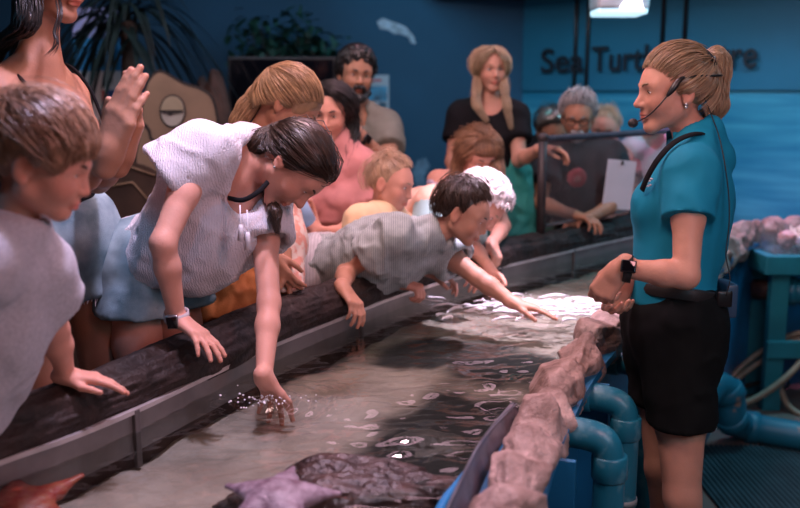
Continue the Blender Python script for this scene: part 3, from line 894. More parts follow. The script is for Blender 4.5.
def hair_short(f, m, t=(.010, .013, .015), n=420, line=HAIRLINE, fringe=0.0, r=.0014, crown=(0, -.055, .105), cv=.3, messy=.002, fw=.058, lift=.001, out=.006, seg=None, taper=.055, ears=False):
    F = f.scalp(t, line, taper=taper)
    if fringe:
        F.el(f.L(0, .066, .082 - fringe * .4), f.R, np.array([fw, .034, .022 + fringe * .45]) * f.hk, .016)
        for sg in (1, -1): F.el(f.L(sg * .045, .045, .070 - fringe * .3), f.R, np.array([.034, .040, .020 + fringe * .4]) * f.hk, .014)
    c = f.L(0, -.012, .03); cur = []; cr = np.array(crown)
    for p in f.hl_loop(n, ears=ears):
        p = np.array(p)
        if fringe and p[1] > .03: p = p + np.array([0, .016, -fringe * RNG.uniform(.75, 1.25)])
        a = cr + RNG.normal(0, .020, 3); s0 = RNG.uniform(0, .55)
        A = f.L(*(a)); B = f.L(*p)
        q = bulge(A, B, 16, out, c)
        if seg:
            for rep in range(3):
                i0 = int(RNG.uniform(0, 15 - seg)); w = q[i0:i0 + seg] + RNG.normal(0, messy, 3); lo = f.local(w[-1:])[0]
                if lo[2] > np.interp(lo[1], line[:, 0], line[:, 1]) + .003:
                    w = w + (w - c) / np.linalg.norm(w - c, axis=1, keepdims=True) * (np.linspace(0, 1, len(w)) ** 2 * RNG.uniform(0, .003))[:, None]; cur.append(w)
            continue
        cur.append(q[int(s0 * 10):] + RNG.normal(0, messy, 3))
    return f.hair(F, cur, m, r, cv=cv, lift=lift)
def hair_tail(f, m, tie, tail, tr, n=420, nt_=180, r=.0013, t=(.006, .009, .009), cv=.3, tiecol=None, wave=.003, line=HAIRLINE, tail_world=True):
    H = f.scalp(t, line); k = f.hk
    T = f.L(*tie); H.el(T, f.R, np.array([.018, .018, .018]) * k, .01)
    tail = [np.asarray(q, float) for q in tail]; tr = np.asarray(tr)
    H.chain([T] + tail, np.concatenate([[.014], tr]), .015)
    cc = f.L(0, -.012, .03); cur = []
    for p in f.hl_loop(n): cur.append(bulge(f.L(*p), T + RNG.normal(0, .006, 3), 14, .005, cc))
    q = spline([T] + tail, 5); rr0 = np.interp(np.linspace(0, 1, len(q)), np.linspace(0, 1, len(tr) + 1), np.concatenate([[.014], tr]))
    for i in range(nt_):
        o = unit(RNG.normal(0, 1, 3)); ph = RNG.uniform(0, 6)
        cur.append(q + o * (rr0 * RNG.uniform(.7, 1.2))[:, None] + np.sin(np.linspace(0, 7, len(q)) + ph)[:, None] * wave * RNG.normal(0, 1, 3))
    h = f.hair(H, cur, m, r, cv=cv, lift=.0008)
    if tiecol is not None:
        rt = np.array(f.root.location); ta = unit(tail[0] - T); Bs = basis(ta, (0, .3, 1))
        ring = [T + ta * .006 + (Bs[:, 1] * math.cos(a) + Bs[:, 2] * math.sin(a)) * .0175 for a in np.linspace(0, 2 * np.pi, 20, endpoint=False)]
        mb = MB(); mb.tube(np.array(ring) - rt, .006, 8, False, closed=True); f.part('hair_tie', mb.mesh('hair_tie'), tiecol)
    return h
def hair_long(f, m, drops, t=(.012, .016, .014), n=260, r=.0015, line=LONGLINE, cv=.3, part=0.0, wave=.004, radii=(.030, .028, .022, .012), bangs=0.0):
    """drops: {+1: [world points], -1: [...], 0: back} hanging locks"""
    F = f.scalp(t, line); k = f.hk; cur = []; c = f.L(0, -.012, .03)
    if bangs:
        F.el(f.L(0, .070, .075 - bangs * .4), f.R, np.array([.056, .032, .020 + bangs * .45]) * k, .014)
    for sg, pts in drops.items():
        st = f.L(sg * .072, -.012, .02) if sg else f.L(0, -.085, .0)
        pts = [np.asarray(p, float) for p in pts]
        q = [st] + pts; rs = np.interp(np.linspace(0, 1, len(q)), np.linspace(0, 1, len(radii)), radii)
        F.chain(q, rs * k, .02)
        sp = spline(q, 5); rr = np.interp(np.linspace(0, 1, len(sp)), np.linspace(0, 1, len(rs)), rs) * k
        for i in range(n):
            o = unit(RNG.normal(0, 1, 3)); a = f.L(part + RNG.normal(0, .004), RNG.uniform(-.07, .075), .118 - .02 * abs(RNG.normal(0, .5)))
            b = sp[2] + o * rr[2]
            top = bulge(a, b, 9, .012, c)
            body = sp[3:] + o * (rr[3:] * RNG.uniform(.85, 1.15))[:, None] + np.sin(np.linspace(0, 6, len(sp) - 3) + RNG.uniform(0, 6))[:, None] * wave * RNG.normal(0, 1, 3)
            cur.append(np.concatenate([top, body]))
    if bangs:
        for i in range(140):
            x = RNG.uniform(-.055, .055); cur.append(bulge(f.L(x * .4, -.02, .118), f.L(x, .10 - abs(x) * .4, .075 - bangs * RNG.uniform(.8, 1.2)), 12, .012, c))
    return f.hair(F, cur, m, r, cv=cv, lift=.001)
def hair_curly(f, m, t=(.02, .024, .022), amp=.010, fs=55, n=260, line=HAIRLINE, r=.0016, curl=.008):
    F = f.scalp(t, line)
    def post(V, Q):
        N = vnormals(V, Q); d = 1 - 2 * np.abs(fbm(V * fs, 2)); return V + N * (amp * d)[:, None]
    cur = []; c = f.L(0, -.012, .03); rad = np.array([.075 + t[0], .097 + t[1], .083 + t[2]])
    for i in range(n):
        d = unit(RNG.normal(0, 1, 3)); 
        q = np.array([0, -.012, .03]) + d * rad
        g = np.interp(q[1], line[:, 0], line[:, 1])
        if q[2] < g: continue
        a = np.linspace(0, RNG.uniform(5, 11), 16); B = basis(d, RNG.normal(0, 1, 3)); rr = curl * RNG.uniform(.6, 1.2)
        cur.append(np.array([f.L(*(q + d * (-.006 + .0013 * k) + B[:, 1] * rr * math.cos(x) + B[:, 2] * rr * math.sin(x))) for k, x in enumerate(a)]))
    return f.hair(F, cur, m, r, cv=.35, lift=-1, post=post)
def hipset(J, facing, hw, drop=.03):
    f = unit(np.array([facing[0], facing[1], 0.])); l = np.array([-f[1], f[0], 0])
    J['Lhip'] = J['pelvis'] + l * hw - np.array([0, 0, drop]); J['Rhip'] = J['pelvis'] - l * hw - np.array([0, 0, drop])
def legs(J, facing, fz, k, hw=.085, kb=.02, back=0.0, stance=0.0):
    """standing legs straight below the hips"""
    f = unit(np.array([facing[0], facing[1], 0.])); l = np.array([-f[1], f[0], 0])
    for sg, s in ((1, 'L'), (-1, 'R')):
        h = J[s + 'hip']; foot = np.array([h[0], h[1], fz + .085 * k]) - f * back + l * sg * stance
        J[s + 'an'] = foot
        kn = h * .5 + foot * .5 + f * kb; J[s + 'kn'] = kn
    J['base'] = np.array([J['pelvis'][0], J['pelvis'][1], fz])
# ------------------------------------------------------------------ the place
WATER = .79
OUT = spline([(-1.02, .55), (-.98, 1.0), (-.86, 1.36), (-.745, 1.556), (-.668, 1.660), (-.581, 1.817), (-.481, 2.044), (-.374, 2.286), (-.21, 2.587), (0, 2.955), (.266, 3.30), (.584, 3.64), (.88, 3.96), (1.17, 4.27), (1.5, 4.70), (1.76, 5.05), (1.95, 5.36)], 8)
INN = spline([(.00, .55), (.03, 1.0), (.117, 1.389), (.19, 1.66), (.259, 1.860), (.364, 2.147), (.505, 2.46), (.63, 2.68), (.78, 2.92), (.97, 3.2), (1.25, 3.68), (1.48, 4.10), (1.75, 4.42), (2.1, 4.58), (2.62, 4.66)], 8)
def nrm2(path):
    T = np.gradient(path, axis=0); T /= np.linalg.norm(T, axis=1, keepdims=True); return np.stack([-T[:, 1], T[:, 0]], 1)
def resample(path, st):
    d = np.concatenate([[0], np.cumsum(np.linalg.norm(np.diff(path, axis=0), axis=1))]); n = int(d[-1] / st) + 1
    q = np.linspace(0, d[-1], n); return np.stack([np.interp(q, d, path[:, i]) for i in range(path.shape[1])], 1)
def strip(path, prof, closed=True):
    """extrude a profile (offset to the left of the path, z) along a 2-D path"""
    N = nrm2(path); m = len(path); p = np.asarray(prof, float); n = len(p)
    V = np.concatenate([path[:, None, :] + N[:, None, :] * p[None, :, :1], np.broadcast_to(p[None, :, 1:], (m, n, 1))], 2).reshape(-1, 3)
    i = np.arange(m - 1)[:, None] * n; nn = n if closed else n - 1
    j = np.arange(nn)[None]; j2 = (j + 1) % n
    Q = np.stack(np.broadcast_arrays(i + j, i + j2, i + n + j2, i + n + j), -1).reshape(-1, 4)
    F = [Q]
    if closed and n == 4:
        F[0] = np.concatenate([Q, [[3, 2, 1, 0]], [[(m - 1) * n + k for k in range(4)]]])
    return V, F
def wob(V, amp, sc, seed=0.0, oct=4):
    """push vertices by a 3-D fractal field"""
    V = np.asarray(V, float)
    d = np.stack([fbm(V * sc + seed + 31.7 * i, oct) for i in range(3)], 1)
    return V + d * amp
FLOORZ = 0.0; STEP = .25
def environment():
    # --- materials
    m_floor = mat('floor_concrete', (.17, .135, .115), .75, .25, 3, .15, 40)
    m_dark = mat('floor_dark', (.035, .026, .024), .7, .4, 4, .3, 50)
    m_navy = mat('wall_navy', (.010, .070, .135), .8, .15, 1.2)
    m_blue = mat('tank_blue', (.008, .12, .25), .38, .25, 5, .06, 18)
    m_liner = mat('tank_liner', (.012, .11, .20), .5, .2, 6)
    m_log = mat('bark', (.028, .016, .013), .62, 0, 14, 1.0, 30, col2=(.010, .007, .006), detail=8, bdist=.012, spec=.35)
    m_rock = mat('coping_rock', (.13, .075, .055), .55, 0, 14, 1.0, 45, col2=(.50, .35, .31), detail=9, bdist=.010, ramp=(.3, .7))
    m_rim = mat('rim_rock', (.22, .13, .13), .6, 0, 8, .8, 40, col2=(.42, .28, .29), detail=8, bdist=.006)
    m_alu = mat('lip_metal', (.17, .16, .16), .32, .15, 12, .08, 30, metal=.35)
    m_sand = mat('tank_sand', (.25, .20, .16), .9, 0, 6, .5, 70, col2=(.42, .35, .29), detail=8, vcol=True)
    m_wet = mat('wet_rock', (.016, .009, .009), .35, 0, 18, 1.0, 50, col2=(.055, .026, .020), detail=9, bdist=.01)
    m_deep = mat('sunken_rock', (.020, .020, .016), .6, 0, 8, .8, 40, col2=(.07, .055, .04), detail=8, bdist=.01)
    # --- room shell
    def quad(name, pts, m, kind='structure', label=None):
        me = bpy.data.meshes.new(name); me.from_pydata([tuple(p) for p in pts], [], [list(range(len(pts)))]); me.update()
        return tag(link(name, me, m), label, None, None, kind)
    WX = lambda x: 7.58 - 1.055 * x
    cx = .90; cy = WX(cx)
    rx = 3.6; ry = WX(rx)
    mb = MB(); mb.box((0, 2.6, -.05), (9.4, 9.8, .1)); tag(mb.build('floor', m_floor, smooth=False), None, None, None, 'structure')
    mb = MB(); mb.box((0, 2.6, 2.85), (9.4, 9.8, .1)); tag(mb.build('ceiling', mat('ceiling_black', (.012, .013, .016), .9), smooth=False), None, None, None, 'structure')
    def wall(name, a, b, m, th=.1, z0=0, z1=2.8):
        a = np.array(a, float); b = np.array(b, float); t = unit(b - a); n = -np.array([-t[1], t[0]])
        V = []
        for z in (z0, z1):
            for p in (a, b, b + n * th, a + n * th): V.append((p[0], p[1], z))
        F = np.array([[0, 3, 2, 1], [4, 5, 6, 7], [0, 1, 5, 4], [1, 2, 6, 5], [2, 3, 7, 6], [3, 0, 4, 7]])[:, ::-1]
        o = link(name, mesh_np(name, V, F, False), m); return tag(o, None, None, None, 'structure')
    # mural paper: sea blue with soft wave streaks
    m_mur, n, l, b, out = nt('mural_sea')
    tc = n.new('ShaderNodeTexCoord'); mp = n.new('ShaderNodeMapping'); mp.inputs['Scale'].default_value = (.6, .6, 7); l.new(tc.outputs['Object'], mp.inputs[0])
    no = n.new('ShaderNodeTexNoise'); no.inputs['Scale'].default_value = 2.2; no.inputs['Detail'].default_value = 5; l.new(mp.outputs[0], no.inputs[0])
    rp = n.new('ShaderNodeValToRGB'); rp.color_ramp.elements[0].position = .38; rp.color_ramp.elements[1].position = .72
    rp.color_ramp.elements[0].color = rgb(.010, .20, .34); rp.color_ramp.elements[1].color = rgb(.06, .36, .50)
    l.new(no.outputs['Fac'], rp.inputs[0]); l.new(rp.outputs[0], b.inputs['Base Color']); b.inputs['Roughness'].default_value = .55
    wall('wall_right', (rx, ry), (cx, cy), m_mur)
    wall('wall_back', (cx, cy), (-4.4, cy), m_navy)
    wall('wall_left', (-4.4, cy), (-4.4, -2.0), m_navy)
    wall('wall_front', (-4.4, -2.0), (4.4, -2.0), m_navy)
    wall('wall_side', (4.4, -2.0), (4.4, 3.0), m_navy)
    wall('wall_far', (4.4, 3.0), (rx, ry), m_mur)
    # sign board across the mural, its lettering and the dark battens
    wt = unit(np.array([rx - cx, ry - cy, 0])); wn = np.array([wt[1], -wt[0], 0])
    if wn[1] > 0: wn = -wn
    def onwall(px, py, off=0.0):
        r = ray(px, py); o = np.array([0, 0, CAMZ]); w0 = np.array([cx, cy, 0]) + wn * off
        t = ((w0 - o) @ wn) / (r @ wn); return o + r * t
    Rw = np.stack([wt, np.array([0, 0, 1.]), wn], 1)
    s0 = onwall(592, 92, .02); s1 = onwall(850, 92, .02)
    c = (s0 + s1) / 2; L = np.linalg.norm((s1 - s0)[:2])
    z0 = 1.53; z1 = 2.14
    root = thing('wall_sign', (c[0], c[1], z0), 'blue board lettered with the sea turtle name high on the mural wall', 'sign')
    rt = np.array(root.location)
    mb = MB(); cc = np.array([cx, cy, 0]) + wt * 1.5 + wn * .012; cc[2] = (z0 + z1) / 2
    mb.box(cc - rt, (2.98, z1 - z0, .02), Rw); o = mb.build('board', mat('sign_blue', (.014, .155, .255), .55, .08, 2), None, False); o.parent = root
    # lettering
    tl = onwall(540, 72.5, .03); tr = onwall(755, 68.5, .03)
    for word, px0, py0, px1 in (('Sea', 540, 73, 582), ('Turtle', 591, 72, 662), ('Centre', 668, 70.5, 755)):
        cu = bpy.data.curves.new('lettering', 'FONT'); cu.body = word; cu.size = .1; cu.extrude = .003; cu.offset = .0010
        ob = bpy.data.objects.new('lettering', cu); COL.objects.link(ob)
        bpy.context.view_layer.update(); w = ob.dimensions[0]
        a = onwall(px0, py0, .052); b_ = onwall(px1, py0, .052); wid = np.linalg.norm((b_ - a)[:2])
        dg = bpy.context.evaluated_depsgraph_get(); me = bpy.data.meshes.new_from_object(ob.evaluated_get(dg)); bpy.data.objects.remove(ob)
        co = np.empty(len(me.vertices) * 3, np.float32); me.vertices.foreach_get('co', co); co = co.reshape(-1, 3)
        k = wid / w
        base = np.array([a[0], a[1], tl[2]])
        hk = .172 / .0735
        W = base + (co[:, :1] * k) * wt + (co[:, 1:2] * hk * 1.0) * np.array([0, 0, 1.]) + co[:, 2:] * wn
        me.vertices.foreach_set('co', (W - rt).astype(np.float32).ravel()); me.update(); me.materials.clear()
        o = link('lettering', me, M['sign_ink'] if 'sign_ink' in M else M.setdefault('sign_ink', mat('sign_ink', (.008, .012, .020), .6)), None); o.parent = root; o['label'] = 'dark word ' + word
    # thin rods that hang down across the wall
    for i, (px, zt, zb, w) in enumerate(((575, 2.8, 1.02, .022), (587, 2.8, 1.02, .022), (661, 2.8, 1.72, .022), (683, 2.8, 1.72, .022))):
        q = onwall(px, 60, .036); mb = MB(); mb.tube([(q[0], q[1], zb), (q[0], q[1], zt)], w / 2 * 1.25, 8)
        tag(mb.build('hanging_rod', M['black_plastic'], smooth=True), ('left dark rod hanging between the words of the wall sign', 'right dark rod hanging just after the first word of the wall sign', 'left dark rod hanging down behind the presenter', 'right dark rod hanging down above the presenter\'s bun')[i].replace("'s bun", ' head'), 'rod', 'dark hanging rods')
    # dark soffit along the mural
    mb = MB(); cc = np.array([cx, cy, 0]) + wt * 1.6 + wn * .28; cc[2] = 2.49
    mb.box(cc, (4.0, .62, .55), Rw); tag(mb.build('trim_1', mat('soffit', (.010, .014, .020), .8), smooth=False), None, None, None, 'structure')
    # white sea bird painted cut-out on the navy wall
    def onback(px, py, off=.0): return PY(px, py, cy - off)
    A = np.array([1., 0, 0]); Bz = np.array([0, 0, 1.]); Nb = np.array([0, -1., 0])
    sc = lambda px, py: onback(px, py)
    def outline(pts, f): q = np.array([f(*p) for p in pts]); return q
    pts = [(377, 22), (383, 18), (390, 21), (399, 24), (406, 27), (411, 33), (414, 37), (416, 44), (411, 43), (408, 37), (401, 34), (394, 34), (388, 30), (380, 29)]
    q = outline(pts, sc); O = np.array([q[:, 0].mean(), cy, q[:, 2].mean()])
    mb = MB(); mb.prism(np.stack([q[:, 0] - O[0], q[:, 2] - O[2]], 1)[::-1], O + Nb * .001, A, Bz, Nb, .008)
    tag(mb.build('dolphin_cutout', mat('pale_paint', (.34, .46, .56), .7, .3, 20), smooth=False), 'small pale leaping dolphin shape on the dark blue wall', 'wall decoration')
    pts = [(412, 172), (418, 160), (426, 158), (430, 166), (424, 176), (427, 190), (418, 195)]
    q = outline(pts, sc); O = np.array([q[:, 0].mean(), cy, q[:, 2].mean()])
    mb = MB(); mb.prism(np.stack([q[:, 0] - O[0], q[:, 2] - O[2]], 1)[::-1], O + Nb * .001, A, Bz, Nb, .008)
    tag(mb.build('seahorse_cutout', mat('pale_paint_low', (.10, .20, .29), .7, .3, 20), smooth=False), 'faint pale shape low on the dark blue wall behind the children', 'wall decoration')
    # poster
    a = onback(366, 75, .01); b_ = onback(389, 112, .01); c = (a + b_) / 2; w = b_[0] - a[0]; h = a[2] - b_[2]
    root = thing('poster', (c[0], cy - .005, b_[2]), 'blue and white poster on the navy wall beside the bearded man', 'poster'); rt = np.array(root.location)
    mb = MB(); mb.box((0, -.004, h / 2), (w, .008, h)); o = mb.build('sheet', mat('poster_white', (.34, .45, .52), .6, .05), None, False); o.parent = root
    mb = MB(); mb.box((0, -.010, h * .50), (w * .84, .004, h * .40)); o = mb.build('picture', mat('poster_pic', (.02, .19, .32), .5, .7, 14), None, False); o.parent = root
    mb = MB(); mb.box((-.02, -.010, h * .86), (w * .6, .004, h * .07)); o = mb.build('heading', mat('poster_red', (.42, .10, .12), .6), None, False); o.parent = root
    for k in (-.25, .22):
        mb = MB(); mb.box((k * w, -.010, h * .17), (w * .32, .004, h * .2)); o = mb.build('panel', mat('poster_panel', (.015, .08, .13), .6, .5, 20), None, False); o.parent = root
    # --- the tank
    tk = thing('touch_tank', (.1, 2.2, 0), 'long curved touch tank with a bark log rim and pale rock rim', 'touch tank')
    rt = np.array(tk.location)
    def tpart(name, V, F, m, label=None, smooth=True, sharp=None):
        me = mesh_np(name, np.asarray(V) - rt, F, smooth)
        if sharp: me.set_sharp_from_angle(angle=math.radians(sharp))
        o = link(name, me, m, None); o.parent = tk
        if label: o['label'] = label
        return o
    o2 = resample(OUT, .04); i2 = resample(INN, .04)
    # outer wall (left of travel = outside)
    V, F = strip(o2, [(0, .40), (0, .845), (.07, .845), (.07, 0)]); tpart('outer_wall', V, F, mat('outer_brown', (.06, .035, .028), .8, .3, 6, .4, 30), smooth=False)
    V, F = strip(i2, [(0, .40), (0, .80), (-.075, .80), (-.075, 0)])
    F[0] = F[0][:, ::-1]; tpart('inner_wall', V, F, m_blue, 'blue fibreglass wall', smooth=False)
    # upper flange under the rocks, and vertical stiffening plates
    V, F = strip(i2, [(-.02, .775), (-.02, .795), (-.115, .795), (-.115, .775)]); F[0] = F[0][:, ::-1]; tpart('flange', V, F, m_blue, smooth=False)
    for px, py in ((601, 420), (548, 505)):
        w = PZ(px, py, .68); k = np.argmin(np.linalg.norm(i2 - w[:2], axis=1)); nn = -nrm2(i2)[k]; t = np.array([nn[1], -nn[0]])
        mb = MB(); cpos = np.array([*(i2[k] + nn * .11), .39]); Rr = np.stack([[*nn, 0], [*t, 0], [0, 0, 1]], 1)
        mb.box(cpos - rt, (.075, .014, .77), Rr); o = mb.build('stiffener', m_blue, None, False); o.parent = tk
    # metal lip below the log with its joints
    V, F = strip(o2, [(-.004, .745), (-.004, .832), (-.016, .832), (-.016, .745)]); F[0] = F[0][:, ::-1]; tpart('lip', V, F, m_alu, 'grey metal lip', smooth=False)
    V, F = strip(o2, [(.0, .832), (.0, .842), (-.024, .842), (-.024, .832)]); F[0] = F[0][:, ::-1]; tpart('lip_edge', V, F, mat('lip_edge', (.50, .47, .47), .3, .1, 20, metal=.4), smooth=False)
    for px, py in ((330, 322), (118, 432), (480, 275), (545, 256)):
        w = PZ(px, py, .79); k = np.argmin(np.linalg.norm(o2 - w[:2], axis=1)); nn = -nrm2(o2)[k]; t = np.array([nn[1], -nn[0]])
        mb = MB(); Rr = np.stack([[*nn, 0], [*t, 0], [0, 0, 1]], 1); mb.box(np.array([*(o2[k] + nn * .02), .775]) - rt, (.010, .016, .13), Rr, .002); o = mb.build('joint_strip', mat('joint', (.09, .08, .08), .4), None, False); o.parent = tk
    # bark log
    def rope(path, prof_r, zc, off, nseg, seed, amp, fsc, flat, bump2=.004):
        N = nrm2(path); m = len(path); a = np.linspace(0, 2 * np.pi, nseg, endpoint=False)
        s = np.concatenate([[0], np.cumsum(np.linalg.norm(np.diff(path, axis=0), axis=1))])
        c3 = np.concatenate([path + N * off, np.full((m, 1), zc)], 1)
        R = prof_r * (1 + .10 * vnoise(np.stack([s * 3.1 + seed, s * 0, s * 0], 1)))
        V = c3[:, None] + R[:, None, None] * (np.cos(a)[None, :, None] * np.concatenate([N, np.zeros((m, 1))], 1)[:, None] * flat + np.sin(a)[None, :, None] * np.array([0, 0, 1.]))
        # coordinates along the log for stretched bark ridges
        q = np.stack([np.broadcast_to(s[:, None] * fsc[0], (m, nseg)), np.broadcast_to(np.cos(a)[None] * fsc[1], (m, nseg)), np.broadcast_to(np.sin(a)[None] * fsc[1], (m, nseg))], -1)
        d = fbm(q + seed, 5); d = amp * (d * .8 + .7 * (.4 - np.abs(fbm(q * 1.7 + seed * 2, 3))))
        o = V - c3[:, None]; o /= np.linalg.norm(o, axis=2, keepdims=True)
        V = V + o * d[..., None]
        V = V.reshape(-1, 3); i = np.arange(m - 1)[:, None] * nseg; j = np.arange(nseg)[None]; j2 = (j + 1) % nseg
        return V, [np.stack(np.broadcast_arrays(i + j, i + j2, i + nseg + j2, i + nseg + j), -1).reshape(-1, 4)[:, ::-1]]
    of = resample(OUT, .010)
    V, F = rope(of, .058, .868, .048, 72, 3.0, .020, (3.5, 2.4), 1.18)
    tpart('log_rim', V, F, m_log, 'dark brown bark log rim')
    # pale rock coping: lumpy stones in a row
    inf = resample(INN, .008)
    s = np.concatenate([[0], np.cumsum(np.linalg.norm(np.diff(inf, axis=0), axis=1))])
    N = nrm2(inf); m = len(inf); nseg = 64; a = np.linspace(0, 2 * np.pi, nseg, endpoint=False)
    lump = 1 + .28 * fbm(np.stack([s * 5.2, s * 0 + 4, s * 0], 1), 3) 
    cell = np.cumsum(np.ones(m)) * 0
    edges = [0.0]; 
    rr_ = np.random.default_rng(5)
    while edges[-1] < s[-1]: edges.append(edges[-1] + rr_.uniform(.10, .26))
    edges = np.array(edges); idx = np.searchsorted(edges, s, 'right') - 1; tt = (s - edges[idx]) / (edges[np.minimum(idx + 1, len(edges) - 1)] - edges[idx] + 1e-9)
    stone = .66 + .36 * (1 - np.abs(2 * tt - 1) ** 3.0); hs = rr_.uniform(.85, 1.22, len(edges)); wsx = rr_.uniform(.88, 1.15, len(edges))
    late = np.interp(s, [s[np.argmin(np.abs(inf[:, 1] - 3.6))], s[-1]], [1, 1.35])
    hh = .055 * stone * hs[idx] * lump ** .5 * late; ww = .052 * (.6 + .4 * stone) * wsx[idx] * late ** .5
    zz = .815; c3 = np.concatenate([inf - N * .060, np.full((m, 1), zz)], 1)
    sq = lambda v, p: np.sign(v) * np.abs(v) ** p
    CA = np.broadcast_to(sq(np.cos(a), .8)[None], (m, nseg)).copy(); SA = np.broadcast_to(sq(np.sin(a), .75)[None], (m, nseg)).copy(); U_ = (2 * tt - 1)[:, None]
    for k in range(9):
        an = rr_.uniform(-.5, np.pi + .5, len(edges)); nu_ = rr_.uniform(-.75, .75, len(edges)); h_ = rr_.uniform(.62, .92, len(edges))
        nc, ns, nu2, hk_ = np.cos(an)[idx][:, None], np.sin(an)[idx][:, None], nu_[idx][:, None], h_[idx][:, None]
        q = nc * CA + ns * SA; s_ = np.where(q > .15, np.clip((hk_ - nu2 * U_ * .6) / np.maximum(q, .15), .55, 1.0), 1.0); CA *= s_; SA *= s_
    V = c3[:, None] + 1.38 * ww[:, None, None] * (CA[..., None] * np.concatenate([N, np.zeros((m, 1))], 1)[:, None]) + 1.22 * hh[:, None, None] * SA[..., None] * np.array([0, 0, 1.])
    V = V.reshape(-1, 3)
    o = V - np.repeat(c3, nseg, 0); o /= np.linalg.norm(o, axis=1, keepdims=True)
    d = .012 * fbm(V * 20 + 5, 5) + .018 * (.3 - np.abs(fbm(V * np.array([9, 9, 12]) + 2, 3)))
    V = V + o * d[:, None]
    i = np.arange(m - 1)[:, None] * nseg; j = np.arange(nseg)[None]; j2 = (j + 1) % nseg
    Q = np.stack(np.broadcast_arrays(i + j, i + j2, i + nseg + j2, i + nseg + j), -1).reshape(-1, 4)[:, ::-1]
    tpart('rock_rim', V, [Q], m_rock, 'pinkish rock rim')
    # sandy bottom
    n1 = 60; oo = resample(OUT, .03); kk = len(oo); ii = np.stack([np.interp(np.linspace(0, 1, kk), np.linspace(0, 1, len(i2)), i2[:, c]) for c in range(2)], 1)
    t = np.linspace(-.02, 1.02, n1)
    XY = oo[:, None] * (1 - t)[None, :, None] + ii[:, None] * t[None, :, None]
    z = .705 + .018 * fbm(np.concatenate([XY * 5, np.zeros((kk, n1, 1))], 2), 4) + .012 * fbm(np.concatenate([XY * 22, np.zeros((kk, n1, 1))], 2), 3)
    V = np.concatenate([XY, z[..., None]], 2).reshape(-1, 3)
    i = np.arange(kk - 1)[:, None] * n1; j = np.arange(n1 - 1)[None]
    Qs = np.stack(np.broadcast_arrays(i + j, i + j + 1, i + n1 + j + 1, i + n1 + j), -1).reshape(-1, 4)
    sb_xy = V[:, :2]; ctr = [PZ(470, 420, .71)[:2], PZ(505, 365, .71)[:2], PZ(430, 455, .71)[:2], PZ(440, 352, .71)[:2]]
    gr = np.max([1 - np.linalg.norm((sb_xy - c_) / np.array([.26, .24]), axis=1) for c_ in ctr], 0) + .40 * fbm(V * np.array([9, 9, 0]), 4)
    gr = np.clip(gr * 3, 0, 1)[:, None]; spk = (.75 + .5 * fbm(V * np.array([60, 60, 0]), 2))[:, None]
    sb = tpart('sand_bed', V, [Qs], m_sand, 'sandy bottom with a dark gravel patch'); set_col(sb.data, (1 - gr) * np.ones(3) + gr * np.array([.03, .034, .03]) * spk)  # sand colour darkened in a noisy patch towards the rock side
    # water surface with real ripples
    st = .011
    ow = resample(OUT, st); kk = len(ow); iw = np.stack([np.interp(np.linspace(0, 1, kk), np.linspace(0, 1, len(i2)), i2[:, c]) for c in range(2)], 1)
    n1 = 90; t = np.linspace(.006, .995, n1); XY = ow[:, None] * (1 - t)[None, :, None] + iw[:, None] * t[None, :, None]
    X, Y = XY[..., 0], XY[..., 1]
    hnd = PZ(266, 402, WATER); spl = PZ(545, 308, WATER)
    def pk(p, sx): return np.exp(-((X - p[0]) ** 2 + (Y - p[1]) ** 2) / sx ** 2)
    side = np.clip((t[None] - .15) / .5, 0, 1)
    amp = .0028 + .0085 * side * np.clip((2.9 - Y) / .8, 0, 1) * np.clip((Y - 1.2) / .4, 0, 1) + .006 * pk(spl, .22) + .0035 * pk(hnd, .12)
    q3 = np.stack([X * 6 + .8 * np.sin(Y * 7), Y * 18, 0 * X], -1)
    h = .75 * fbm(q3, 2) + .55 * fbm(np.stack([X * 15 + 3, Y * 40, 0 * X + 7], -1), 2) + .22 * fbm(np.stack([X * 40, Y * 85, 0 * X + 3], -1), 1)
    for (p, w, f) in ((hnd, .16, 150), (spl, .30, 110)):
        r = np.hypot(X - p[0], Y - p[1]); h = h + .8 * np.cos(r * f) * np.exp(-(r / w) ** 2)
    z = WATER + amp * h
    V = np.stack([X, Y, z], -1).reshape(-1, 3)
    i = np.arange(kk - 1)[:, None] * n1; j = np.arange(n1 - 1)[None]
    Qw = np.stack(np.broadcast_arrays(i + j, i + j + 1, i + n1 + j + 1, i + n1 + j), -1).reshape(-1, 4)
    m_w, n, l, b, out = nt('water'); n.remove(b)
    fr = n.new('ShaderNodeFresnel'); fr.inputs['IOR'].default_value = 1.34
    tr = n.new('ShaderNodeBsdfTransparent'); tr.inputs['Color'].default_value = rgb(.80, .86, .84)
    gl = n.new('ShaderNodeBsdfGlossy'); gl.inputs['Roughness'].default_value = .02; gl.inputs['Color'].default_value = rgb(1, 1, 1)
    mx = n.new('ShaderNodeMixShader'); l.new(fr.outputs[0], mx.inputs[0]); l.new(tr.outputs[0], mx.inputs[1]); l.new(gl.outputs[0], mx.inputs[2]); l.new(mx.outputs[0], out.inputs['Surface'])
    wo = link('water', mesh_np('water', V, Qw), m_w); tag(wo, 'clear rippling water filling the touch tank', 'water', None, 'stuff')
    # submerged stones
    def boulder(name, c, rad, m, seed, amp=.25, label=None, cat=None, group=None, nu=72, nv=48, fs=2.4, Rz=0.0, parent=None):
        mb = MB(); mb.ell((0, 0, 0), (1, 1, 1), None, nu, nv); V = np.concatenate(mb.V); F = [np.concatenate(f) for f in mb.F.values() if f]
        d = 1 + amp * fbm(V * fs * .6 + seed, 2) + amp * .45 * fbm(V * fs * 2.2 + seed, 4) 
        V = (V * d[:, None] * np.asarray(rad)) @ rotz(Rz).T
        o = link(name, mesh_np(name, V, F[::1]), m); o.location = tuple(c)
        if parent is not None: o.parent = parent
        if label: tag(o, label, cat, group)
        return o
